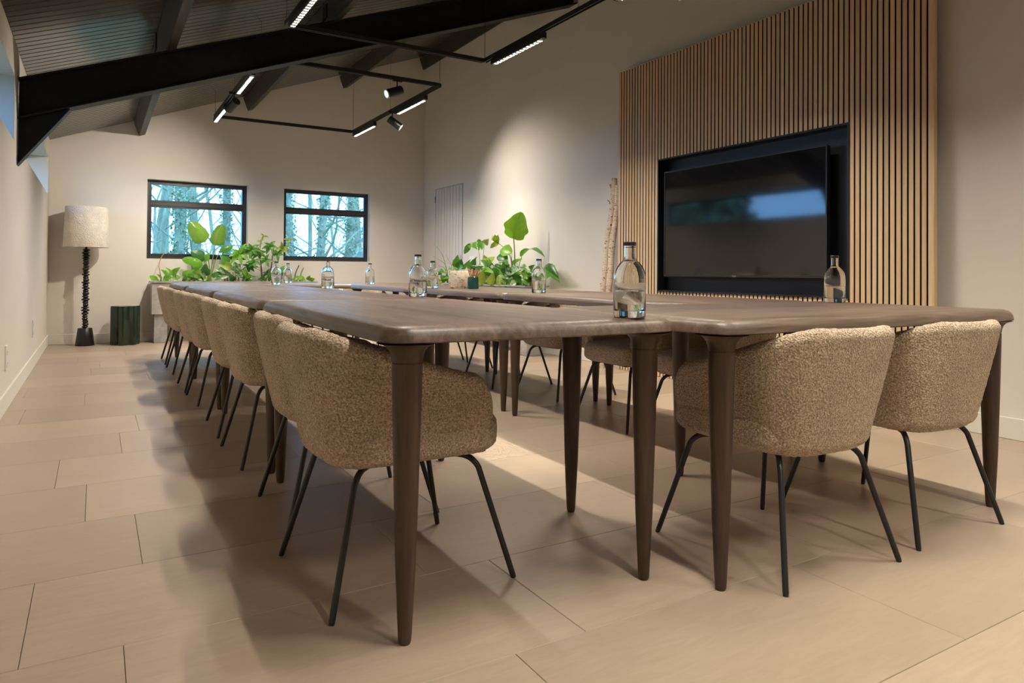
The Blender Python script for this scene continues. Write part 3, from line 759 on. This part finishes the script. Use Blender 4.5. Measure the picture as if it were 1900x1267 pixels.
# variegated dieffenbachia
p = plant('dieffenbachia', 'variegated dieffenbachia on thick tan stems in window planter', (A(430, 520).x, YP, SOIL))
for k in range(6):
    x_ = 418+k*4.5; b = A(x_+ (k-2.5)*1.2, 505, YP-.04); put_stem(p, [(A(x_, 520).x, YP-.04, SOIL), b], .011, 'stem_tan', 'stem', .008)
for (bx, by, tx, ty, wd_, mt) in [(424, 490, 409, 473, .11, 'leaf_mid'), (430, 497, 406, 490, .12, 'leaf_olive'), (422, 503, 401, 500, .10, 'leaf_varieg'), (425, 506, 398, 519, .11, 'leaf_varieg'), (438, 502, 436, 486, .12, 'leaf_varieg'), (440, 503, 452, 515, .13, 'leaf_varieg'), (444, 505, 464, 517, .08, 'leaf_varieg'), (436, 500, 446, 490, .10, 'leaf_varieg'), (415, 508, 405, 511, .09, 'leaf_varieg'), (448, 509, 470, 513, .06, 'leaf_mid'), (455, 516, 478, 514, .05, 'leaf_mid')]:
    b, t_ = A(bx, by, YP-.05), A(tx, ty, YP-.10); put_leaf(p, b, t_, wd_, tocam(b)+Vector((0, 0, .3)), mt, 'ovate', .10)
# schefflera
p = plant('umbrella_plant', 'umbrella plant with finger leaves on woody stems between the windows', (A(487, 520).x, YP, SOIL))
def whorl(c, n, l, wd_, mt, tilt=0):
    for k in range(n):
        a = 2*PI*k/n+tilt; d = Vector((math.cos(a), -.35+.25*math.sin(2*a), math.sin(a)*.75-.25)); put_leaf(p, c, c+d.normalized()*l*random.uniform(.8, 1.1), wd_, tocam(c)+Vector((0, 0, .5)), mt, 'ovate', .10, .2)
trunk = [(A(487, 522).x, YP, SOIL), A(485, 500), A(483, 480), A(482, 462)]
put_stem(p, trunk, .012, 'stem_brown', 'trunk', .006)
tr2 = [(A(488, 522).x, YP, SOIL), A(502, 500), A(505, 480), A(507, 463)]; put_stem(p, tr2, .009, 'stem_brown', 'trunk', .005)
for (cx_, cy_, n, l, mt, sx_, sy_) in [(443, 471, 7, .16, 'leaf_bright', 484, 488), (466, 462, 7, .13, 'leaf_mid', 483, 472), (489, 438, 3, .07, 'leaf_olive', 482, 462), (483, 447, 3, .06, 'leaf_olive', 482, 460), (500, 457, 6, .13, 'leaf_mid', 505, 470), (524, 461, 5, .13, 'leaf_olive', 507, 466), (534, 445, 3, .09, 'leaf_olive', 515, 462), (470, 486, 6, .11, 'leaf_mid', 484, 492), (462, 495, 6, .12, 'leaf_dark', 485, 503), (492, 482, 5, .11, 'leaf_mid', 484, 485), (480, 470, 6, .12, 'leaf_mid', 483, 476), (515, 470, 5, .11, 'leaf_mid', 507, 468), (452, 463, 6, .11, 'leaf_mid', 466, 470), (495, 507, 5, .09, 'leaf_dark', 486, 512), (520, 500, 4, .07, 'leaf_dark', 503, 505), (474, 466, 5, .10, 'leaf_mid', 482, 470)]:
    c = A(cx_, cy_, YP-.02+random.uniform(-.08, .06)); s0 = A(sx_, sy_); put_stem(p, [s0, s0.lerp(c, .5)+Vector((0, 0, .012)), c], .0035, 'stem_green', 'twig', .002); whorl(c, n, l, l*.37, mt, random.uniform(0, 1))
p = plant('low_foliage', 'low mixed leaves filling the middle of window planter', (A(400, 520).x, YP-.08, SOIL))
for k in range(34):
    bx = random.uniform(338, 530); by = random.uniform(508, 524); yd = YP-random.uniform(.0, .12); b, t_ = A(bx, by, yd), A(bx+random.uniform(-16, 16), by-random.uniform(2, 17), yd-.05)
    put_leaf(p, b, t_, random.uniform(.045, .09), tocam(b)+Vector((random.uniform(-.5, .5), 0, random.uniform(.1, .8))), random.choice(['leaf_mid', 'leaf_bright', 'leaf_varieg', 'leaf_dark', 'leaf_mid']), random.choice(['ovate', 'heart', 'lance']), .1)
    if k % 3 == 0: put_stem(p, [(b.x, b.y, SOIL), b], .003)
# stubby end plants
p = plant('cut_cane_plant', 'stubby cut canes with small leaves at right end of window planter', (A(552, 520).x, YP, SOIL))
for pts in ([(546, 522), (548, 508), (555, 492)], [(556, 522), (558, 510), (563, 497)]):
    q = [A(*c) for c in pts]; q[0].z = SOIL; put_stem(p, q, .009, 'stem_brown' if pts[0][0] == 546 else 'stem_green', 'cane', .007)
for (bx, by, tx, ty) in [(556, 514, 545, 521), (556, 512, 559, 520), (551, 518, 541, 520), (572, 520, 575, 511), (566, 520, 560, 523), (577, 521, 584, 517), (558, 516, 566, 521)]:
    b, t_ = A(bx, by), A(tx, ty, YP-.05); put_stem(p, [(b.x, b.y, SOIL), b], .003); put_leaf(p, b, t_, .07, tocam(b)+Vector((0, 0, .4)), 'leaf_bright', 'heart')

# planter along the right wall
def soilB(px): v = B(px, 520); return Vector((v.x, v.y, SOIL))
def bplant(name, label, px): v = soilB(px); return plant(name, label, v)
p = bplant('round_leaf_plant', 'low plant with round and yellowing leaves at the far end of right planter', 815)
for (bx, by, tx, ty, wd_, mt) in [(812, 520, 800, 515, .09, 'leaf_bright'), (818, 506, 812, 510, .07, 'leaf_mid'), (812, 508, 823, 503, .11, 'leaf_mid'), (822, 520, 832, 514, .13, 'leaf_mid'), (806, 524, 798, 524, .06, 'leaf_olive'), (814, 525, 812, 516, .07, 'leaf_yellow'), (816, 524, 821, 525, .07, 'leaf_yellow'), (826, 512, 822, 525, .12, 'leaf_mid'), (830, 505, 836, 497, .09, 'leaf_bright')]:
    b, t_ = B(bx, by), B(tx, ty, 3.97); put_stem(p, [(b.x, b.y, SOIL), b], .003); put_leaf(p, b, t_, wd_, tocam(b)+Vector((0, 0, .4)), mt, 'heart')
p = bplant('grass_plant', 'thin grassy plant with long arching blades before the white door', 828)
for pts in ([(830, 520), (826, 490), (818, 468), (804, 451)], [(832, 520), (828, 495), (815, 482), (803, 475)], [(834, 520), (838, 495), (832, 482), (827, 472)], [(832, 520), (826, 500), (817, 494), (812, 493)], [(834, 520), (842, 497), (836, 490), (826, 484)]):
    q = [B(*c) for c in pts]; q[0].z = SOIL; put_stem(p, q, .006, 'stem_green', 'blade', .0012)
p = bplant('peace_lily', 'small upright dark leaved plant behind the birch pot', 850)
for (bx, by, tx, ty, wd_, mt) in [(846, 496, 849, 474, .11, 'leaf_mid'), (852, 498, 856, 482, .12, 'leaf_dark'), (848, 500, 859, 494, .12, 'leaf_mid'), (852, 500, 843, 492, .08, 'leaf_bright'), (860, 500, 872, 482, .05, 'leaf_mid'), (868, 500, 883, 478, .06, 'leaf_mid'), (878, 492, 882, 480, .07, 'leaf_mid'), (884, 506, 872, 494, .10, 'leaf_dark')]:
    b, t_ = B(bx, by), B(tx, ty, 4.0); put_stem(p, [(b.x, b.y, SOIL), b], .004); put_leaf(p, b, t_, wd_, tocam(b)+Vector((0, 0, .2)), mt, 'lance' if wd_ < .08 else 'ovate')
p = bplant('trailing_hoya', 'arching plant with drooping oval leaves beside the wall switch', 890)
st_ = [(892, 520), (890, 480), (886, 458), (876, 450), (866, 455)]; q = [B(*c) for c in st_]; q[0].z = SOIL; put_stem(p, q, .004)
q = [B(*c) for c in [(892, 520), (896, 480), (898, 455), (893, 447), (884, 448)]]; q[0].z = SOIL; put_stem(p, q, .004)
for (bx, by, tx, ty, wd_) in [(872, 452, 861, 472, .075), (868, 453, 872, 461, .03), (877, 451, 884, 461, .09), (893, 447, 884, 448, .05), (890, 449, 889, 464, .06), (895, 447, 894, 463, .07), (899, 452, 906, 444, .085), (880, 450, 886, 462, .06)]:
    b, t_ = B(bx, by), B(tx, ty, 4.0); put_leaf(p, b, t_, wd_, tocam(b), 'leaf_olive' if wd_ > .08 else 'leaf_mid', 'ovate', .05)
p = bplant('split_leaf_philodendron', 'split-leaf philodendron with one yellow-green fingered leaf on a long stalk', 950)
q = [B(953, 520), B(948, 480), B(935, 460), B(922, 449)]; q[0].z = SOIL; put_stem(p, q, .007)
c = B(918, 449)
for (tx, ty, wd_) in [(909, 461, .05), (914, 456, .05), (910, 443, .05), (913, 437, .055), (918, 435, .06), (924, 436, .06), (925, 443, .06), (919, 458, .06)]:
    put_leaf(p, B(921, 449), B(tx, ty, 4.0), wd_, tocam(c), 'leaf_olive', 'lance', .04)
for (bx, by, tx, ty, wd_, mt) in [(950, 469, 926, 463, .15, 'leaf_bright'), (908, 482, 900, 488, .16, 'leaf_olive'), (906, 478, 908, 490, .15, 'leaf_olive'), (942, 480, 920, 476, .12, 'leaf_dark')]:
    b, t_ = B(bx, by), B(tx, ty, 3.97); put_stem(p, [soilB(948), b], .006); put_leaf(p, b, t_, wd_, tocam(b)+Vector((0, 0, .3)), mt, 'ovate', .08)
p = bplant('strelitzia', 'tall plant with one big bright paddle leaf against right wall', 955)
q = [B(954, 520), B(955, 480), B(953, 440)]; q[0].z = SOIL; put_stem(p, q, .010, 'stem_green', 'stem', .006)
put_leaf(p, B(953, 443), B(967, 395), .275, tocam(B(953, 420))+Vector((0, .25, 0)), 'leaf_bright', 'lobed', .07, .24)
put_stem(p, [B(953, 440)+tocam(c)*.02, B(957, 418)+tocam(c)*.03, B(965, 398)+tocam(c)*.012], .005, 'leaf_mid', 'midrib', .0015)
q = [B(960, 520), B(963, 495), B(968, 476)]; q[0].z = SOIL; put_stem(p, q, .006)
put_leaf(p, B(967, 476), B(1009, 464), .12, Vector((0, 0, 1))+tocam(c)*.25, 'leaf_mid', 'ovate', .14, .3)
for (bx, by, tx, ty, wd_, mt) in [(1013, 494, 1036, 519, .13, 'leaf_mid'), (1014, 491, 1034, 510, .07, 'leaf_dark'), (1001, 521, 1017, 511, .13, 'leaf_bright'), (1003, 527, 1013, 534, .06, 'leaf_mid')]:
    b, t_ = B(bx, by), B(tx, ty, 3.95); put_stem(p, [soilB(990), soilB(990).lerp(b, .5)+Vector((0, 0, .03)), b], .005); put_leaf(p, b, t_, wd_, tocam(b)+Vector((0, 0, .2)), mt, 'ovate', .08)
p = bplant('mixed_foliage', 'dense clump of mixed green and variegated leaves in right planter', 925)
for k in range(88):
    bx = random.uniform(872, 992); by = random.uniform(488+abs(bx-925)*.18, 528); tx = bx+random.uniform(-20, 20); ty = by-random.uniform(-8, 20)
    xd = random.uniform(3.92, 4.12); b, t_ = B(bx, by, xd), B(tx, ty, xd-.06)
    put_leaf(p, b, t_, random.uniform(.05, .11), tocam(b)+Vector((random.uniform(-.5, .5), 0, random.uniform(0, .8))), random.choice(['leaf_dark', 'leaf_mid', 'leaf_mid', 'leaf_varieg', 'leaf_mid', 'leaf_bright']), random.choice(['ovate', 'lance', 'heart']), .1)
    if k % 3 == 0: put_stem(p, [(b.x, b.y, SOIL), b], .004)
for (bx, by, tx, ty, wd_) in [(898, 530, 903, 500, .18), (916, 530, 921, 506, .18), (934, 530, 926, 510, .12)]:
    b, t_ = B(bx, by, 3.92), B(tx, ty, 3.90); put_leaf(p, b, t_, wd_, tocam(b), 'leaf_olive', 'broad', .05)

# ------------------------------------------------------------------ birch trunks leaning by the panel
for (bt, tp, r0_, r1_, lb, fork) in [((4.050, 5.255, 0), (4.232, 5.195, 1.790), .033, .027, 'left slim birch trunk leaning beside the slatted panel', True),
                                      ((4.085, 5.195, 0), (4.238, 5.150, 1.72), .034, .028, 'right slim birch trunk leaning against the slatted panel edge', False)]:
    t = thing('leaning_birch_pole', lb, 'tree trunk', bt, 0, 'birch trunks by the panel'); o = Vector(bt); e = Vector(tp)-o
    pts = [e*(i/14) + Vector((.006*math.sin(i*.9+r0_*99), .006*math.cos(i*1.3), 0)) for i in range(15)]; pts[0] = Vector((0, 0, 0))
    add('stem', MB().tube(pts, [(r0_+(r1_-r0_)*i/14)*(1+.05*math.sin(i*2.1)) for i in range(15)], 14).me(True), M['birch'], t)
    for i in (3, 6, 9, 12):
        q = pts[i]; dr_ = Vector((-.8, -.3 if i % 2 else .3, .5)).normalized(); add('knot', MB().tube([q, q+dr_*(r0_+.008)], [.010, .005], 7).me(True), M['birch_cut'], t)
    if fork:
        q = pts[13]; add('branch_stub', MB().tube([q, q+Vector((-.02, .03, .07))], [.014, .010], 8).me(True), M['birch_cut'], t)
        q = pts[12]; add('branch_stub', MB().tube([q, q+Vector((-.04, .03, .05))], [.007, .004], 6).me(True), M['birch_cut'], t)

# ------------------------------------------------------------------ sockets and switch
def socket(label, loc, rz, w_, h_, n):
    t = thing('wall_socket', label, 'socket', loc, rz)
    add('plate', MB().box(-w_/2, w_/2, -.010, 0, -h_/2, h_/2).me(bevel=.003), M['white'], t)
    for i in range(n):
        z_ = (i-(n-1)/2)*.071 if h_ > w_ else 0; x_ = 0 if h_ > w_ else (i-(n-1)/2)*.071
        pl_ = add('insert', MB().lathe([(.021, 0), (.021, .003)], 20).me(True), M['white'], t, (x_, -.010, z_), (PI/2, 0, 0))
        for s_ in (-1, 1): add('hole', MB().lathe([(.0028, 0), (.0028, .0006)], 8).me(), M['cap'], pl_, (s_*.0095, 0, .003))
    return t
socket('white double wall socket low on the left wall, nearer the camera', (XL, 5.40, .325), PI/2, .085, .155, 2)
socket('white double wall socket low on the left wall, nearer the lamp', (XL, 7.56, .352), PI/2, .085, .155, 2)
sw_ = thing('wall_switch', 'white double light switch on the right wall beside the door', 'switch', (XR, 8.19, 1.06), -PI/2)
add('plate', MB().box(-.078, .078, -.010, 0, -.042, .042).me(bevel=.003), M['white'], sw_)
for s_ in (-1, 1): add('rocker', MB().box(s_*.037-.028, s_*.037+.028, -.014, -.009, -.028, .028).me(bevel=.002), M['white'], sw_)

# ------------------------------------------------------------------ suspended light rails
RZ = 2.70
RX0, RX1 = 1.195, 2.872
def rail_frame(y0, y1, label):
    r = thing('light_rail_frame', label, 'light rail', (RX0, y0, RZ), 0, 'suspended light rail rectangles'); W_, L_ = RX1-RX0, y1-y0; s_ = .017
    def bar(x0, x1, ya, yb):
        m_ = MB()
        # open-bottom channel
        if x1-x0 > yb-ya: m_.box(x0, x1, ya, ya+.006, 0, .034).box(x0, x1, yb-.006, yb, 0, .034).box(x0, x1, ya+.006, yb-.006, .022, .034)
        else: m_.box(x0, x0+.006, ya, yb, 0, .034).box(x1-.006, x1, ya, yb, 0, .034).box(x0+.006, x1-.006, ya, yb, .022, .034)
        add('rail', m_.me(), M['black_metal'], r)
    bar(-s_, s_, 0, L_); bar(W_-s_, W_+s_, 0, L_); bar(s_, W_-s_, -s_, s_); bar(s_, W_-s_, L_-s_, L_+s_)
    for (x, y) in ((0, 0), (W_, 0), (0, L_), (W_, L_), (W_, L_*.5), (0, L_*.5)):
        zz = zc(RX0+x)-RZ
        add('wire', MB().tube([(x, y, .03), (x, y, zz)], .0022 if y in (0, L_) else .0012, 6).me(), M['black_metal'], r)
    return r
FR = [(6.22, 8.90), (2.58, 5.30), (-1.06, 1.66)]
rail_frame(*FR[0], 'far black suspended light rail rectangle beyond the steel rafter')
rail_frame(*FR[1], 'middle black suspended light rail rectangle, cut by the top of picture')
rail_frame(*FR[2], 'near black suspended light rail rectangle above the camera')
LLEN = .80
hous = MB().box(-.020, .020, 0, LLEN, -.0522, -.004).me(bevel=.003, seg=1); hous.materials.append(M['black_metal'])
adp = MB().box(-.010, .010, .05, LLEN-.05, -.006, .018).me(); adp.materials.append(M['black_metal'])
NCELL = 14; clen = (LLEN-.08)/NCELL
cell = MB().box(-.012, .012, .004, clen-.004, -.0505, -.0490).me(); cell.materials.append(M['glow'])
lvb = MB()
for i in range(NCELL+1): lvb.box(-.016, .016, .04+i*clen-.0115, .04+i*clen+.0115, -.0575, -.0535)
lvb.box(-.0185, -.0145, .03, LLEN-.03, -.0575, -.0525).box(.0145, .0185, .03, LLEN-.03, -.0575, -.0525)
lv = lvb.me(); lv.materials.append(M['louvre'])
def linear_light(x, y, label, k=1.0, group='linear track lights'):
    t = thing('linear_track_light', label, 'track light', (x, y, RZ), 0, group)
    add('housing', hous, None, t); add('adapter', adp, None, t); lo = add('louvre', lv, None, t)
    for i in range(NCELL): add('led_cell', cell, None, lo, (0, .04+i*clen, 0))
    ld = bpy.data.lights.new('lamp', 'AREA'); ld.shape = 'RECTANGLE'; ld.size = .026; ld.size_y = LLEN-.08; ld.energy = LINEAR_W*k; ld.color = LAMP_COL; ld.spread = math.radians(126)
    lo2 = bpy.data.objects.new('lamp', ld); C.objects.link(lo2); lo2.parent = t; lo2.location = (0, LLEN/2, -.0526)
names = ['far', 'middle', 'near']
for f, (y0, y1) in enumerate(FR):
    for x, sd in ((RX0, 'left'), (RX1, 'right')):
        a_ = (.36, 1.90) if f == 0 and sd == 'left' else ((.33, 1.84) if f == 0 else (.15, 1.78))
        for yy, e_ in zip(a_, ('nearer', 'farther')):
            linear_light(x, y0+yy, 'lit linear louvre light on the %s side of the %s rail rectangle, %s end' % (sd, names[f], e_), (1.0, 1.0, .80)[f]*(1.16 if sd == 'right' else .97))
def spot(label, anchor, aim, watts, blend=.55, size=46):
    a_ = Vector(anchor); d = (Vector(aim)-a_).normalized()
    t = thing('track_spotlight', label, 'spotlight', a_, 0, 'cylinder track spotlights')
    add('adapter', MB().box(-.05, .05, -.012, .012, -.014, .016).me(bevel=.002, seg=1), M['black_metal'], t)
    add('arm', MB().tube([(0, 0, -.01), (0, 0, -.085)], .007, 8).me(True), M['black_metal'], t)
    c0 = Vector((0, 0, -.105)); b0, b1 = c0-d*.045, c0+d*.115
    add('body', MB().tube([b0-d*.004, b0, b1], [.040, .044, .044], 28).me(True), M['black_metal'], t)
    q = d.to_track_quat('Z', 'Y').to_euler()
    add('trim_ring', MB().lathe([(.0445, 0), (.0445, .006), (.034, .006), (.034, 0)], 28, False, False).me(True), M['white'], t, b1-d*.001, q)
    add('lens', MB().lathe([(.033, 0), (.033, .0015)], 24).me(), M['glow'], t, b1+d*.001, q)
    ld = bpy.data.lights.new('lamp', 'SPOT'); ld.energy = watts; ld.color = LAMP_COL; ld.spot_size = math.radians(size); ld.spot_blend = blend; ld.shadow_soft_size = .03
    lo = bpy.data.objects.new('lamp', ld); C.objects.link(lo); lo.parent = t; lo.location = b1+d*.006; lo.rotation_euler = (-d).to_track_quat('Z', 'Y').to_euler()
spot('black cylinder spotlight on left side of far rail, lighting the lamp corner', (RX0, 7.58, RZ), (.28, 9.8, 1.55), SPOT_W*.85, 1.0, 84)
spot('black cylinder spotlight on right side of far rail, lighting the right wall', (RX1, 7.49, RZ), (4.28, 6.95, 1.62), SPOT_W*.62, 1.0, 100)
spot('black cylinder spotlight with visible lens under the near bar of far rail', (2.43, 6.22, RZ), (-.48, 6.0, 1.55), SPOT_W*.8, .9, 60)
spot('black cylinder spotlight on the left side of the middle rail, above the picture', (RX0, 3.30, RZ), (-.48, 3.6, 1.0), SPOT_W*.35, .9, 80)
spot('black cylinder spotlight on the right side of the middle rail, above the picture', (RX1, 2.95, RZ), (4.17, 3.0, .5), SPOT_W*.15, .9, 70)  # weak spot added out of view for extra light on the panel

# ------------------------------------------------------------------ outside: ground, trees, bushes
struct('ground', MB().add([(-40, YF+.3, -.15), (60, YF+.3, -.15), (60, 80, -.15), (-40, 80, -.15), (-40, -20, -.15), (XL-.4, -20, -.15), (XL-.4, YF+.3, -.15)], [(0, 1, 2, 3), (4, 5, 6, 0)]).me(fix=False), M['grass'])
def tree(label, base, h_, r_, lean=(0, 0), seed=1, ivy=0, nb=9, name='woodland_tree', group='bare trees outside the far windows', sparse=False):
    rnd = random.Random(seed); t = thing(name, label, 'tree', (base[0], base[1], -.15), 0, group); mb = MB(); leaves = []
    def limb(p, d, L, r, depth):
        k = 6; pts = [p]; rad = [r]; dd = d.copy()
        for i in range(k):
            dd = (dd + Vector((rnd.uniform(-1, 1), rnd.uniform(-1, 1), rnd.uniform(-.4, .8)))*(.10 if depth == 0 else .30)).normalized()
            pts.append(pts[-1]+dd*L/k); rad.append(r*(1-.75*(i+1)/k) if depth else r*(1-.5*(i+1)/k))
        mb.tube(pts, rad, 7 if depth == 0 else (5 if depth == 1 else 3), False)
        if depth < (2 if sparse else 3):
            for j in range({0: nb+1, 1: 6, 2: 5}[depth]):
                u = rnd.uniform(.07 if depth == 0 else .2, 1)**(1.4 if depth == 0 else 1); i = min(k-1, int(u*k)); f = u*k-i; q = pts[i].lerp(pts[i+1], f)
                a = rnd.uniform(0, 2*PI); nd = (dd*.35 + Vector((math.cos(a), math.sin(a), rnd.uniform(-.25, .55)))).normalized()
                limb(q, nd, L*rnd.uniform(.28, .45)*(1 if depth else .8), rad[i]*.34, depth+1)
        if depth == 0:
            for j in range(ivy):
                u = rnd.random()*.85; i = min(k-1, int(u*k)); f = u*k-i; q = pts[i].lerp(pts[i+1], f); a = rnd.uniform(0, 2*PI); rr = rad[i]*rnd.uniform(.9, 1.35)+rnd.uniform(0, .05)
                leaves.append((q+Vector((math.cos(a)*rr, math.sin(a)*rr, rnd.uniform(-.1, .1))), rnd.uniform(.022, .05)))
    limb(Vector((0, 0, 0)), Vector((lean[0], lean[1], 1)).normalized(), h_, r_, 0)
    add('trunk', mb.me(True, fix=False), M['bark'], t)
    if ivy:
        V = []; Fc = []
        for (q, s_) in leaves:
            a = Vector((rnd.uniform(-1, 1), rnd.uniform(-1, 1), rnd.uniform(-1, 1))).normalized(); b = a.orthogonal().normalized(); n = len(V)
            V += [q+a*s_, q+b*s_*.8, q-a*s_, q-b*s_*.8]; Fc.append((n, n+1, n+2, n+3))
        tag(add('ivy', mesh(V, Fc), M['ivy'], t), kind='stuff')
def gx(px, Y): return at_y(px, 440, Y).x
for (px, Y, h_, r_, ln, iv, lb, nb) in [
    (291, 22, 12, .10, (.05, 0), 0, 'slim leaning tree at the left edge of the left window', 8), (322, 18, 11, .15, (.01, 0), 2600, 'broad ivy-clad trunk in the left third of left window', 12),
    (372, 26, 12, .16, (.02, 0), 1500, 'ivy-clad trunk behind the upright plant leaves in left window', 12), (425, 20, 11, .12, (-.03, 0), 2000, 'ivy-clad trunk at the right of the left window', 12),
    (545, 18, 11, .15, (.0, 0), 2400, 'ivy-clad trunk at the left edge of the right window', 12), (586, 17, 10, .11, (.02, 0), 1500, 'crooked forked tree in the middle of the right window', 12),
    (643, 19, 11, .14, (.04, 0), 2400, 'ivy-clad trunk at the right of the right window', 11), (672, 24, 12, .16, (0, 0), 1500, 'trunk behind the right frame of right window', 11)]:
    tree(lb, (gx(px, Y), Y), h_, r_, ln, int(px), iv, nb)
for i in range(10):
    Y = (28, 36, 31, 40, 33, 29, 38, 32, 42, 30)[i]; px = 270+i*44+random.uniform(-8, 8)
    tree('distant thin bare tree in the misty wood beyond the windows', (gx(px, Y), Y), 13, .10, (random.uniform(-.05, .05), 0), 900+i, 0, 12, 'distant_tree', 'distant bare trees in the wood', False)
def bush(label, base, rx_, rz_, seed, n=900, ls=1.0):
    rnd = random.Random(seed); t = thing('evergreen_bush', label, 'bush', (base[0], base[1], -.15), 0, 'evergreen bushes outside'); V = []; Fc = []
    for j in range(n):
        a = rnd.uniform(0, 2*PI); e = rnd.uniform(0, 1)**.5; zz = rnd.uniform(0, 1); rr = e*math.sqrt(max(.05, 1-(zz*.95)**2))
        q = Vector((rx_*rr*math.cos(a), rx_*.7*rr*math.sin(a), rz_*zz)); s_ = rnd.uniform(.025, .055)*ls; u = Vector((rnd.uniform(-1, 1), rnd.uniform(-1, 1), rnd.uniform(-1, 1))).normalized(); v = u.orthogonal().normalized(); k = len(V)
        V += [q+u*s_, q+v*s_*.6, q-u*s_, q-v*s_*.6]; Fc.append((k, k+1, k+2, k+3))
    tag(add('foliage', mesh(V, Fc), M['ivy'], t), kind='stuff')
    mb = MB()
    for j in range(5): a = rnd.uniform(0, 6); mb.tube([(0, 0, 0), (rx_*.5*math.cos(a), rx_*.4*math.sin(a), rz_*.8)], [.03, .008], 5, False)
    add('stems', mb.me(fix=False), M['bark'], t)
for i, (px, Y, rx_, rz_) in enumerate([(300, 19, 1.2, 1.25), (365, 21, 1.4, 1.4), (440, 18, 1.0, 1.3), (548, 17, 1.1, 1.4), (600, 19, 1.3, 1.4), (655, 17.5, 1.2, 1.35)]):
    bush(['evergreen bush below the left end of left window', 'evergreen bush in the middle of the left window view', 'evergreen bush at the right of the left window view', 'evergreen bush at the left of the right window view', 'evergreen bush in the middle of the right window view', 'evergreen bush at the right of the right window view'][i], (gx(px, Y), Y), rx_, rz_, 50+i, 2600)

for i, (x, y, rx_, rz_) in enumerate([(-4.6, 12.6, 1.9, 5.0), (-5.4, 16.4, 2.0, 5.5)]):  # unseen shrubs added to dim the clerestory's reflection in the television
    bush(['tall evergreen shrub outside the left clerestory, nearer the house corner', 'tall evergreen shrub outside the left clerestory, farther back'][i], (x, y), rx_, rz_, 80+i, 6000, 3.0)
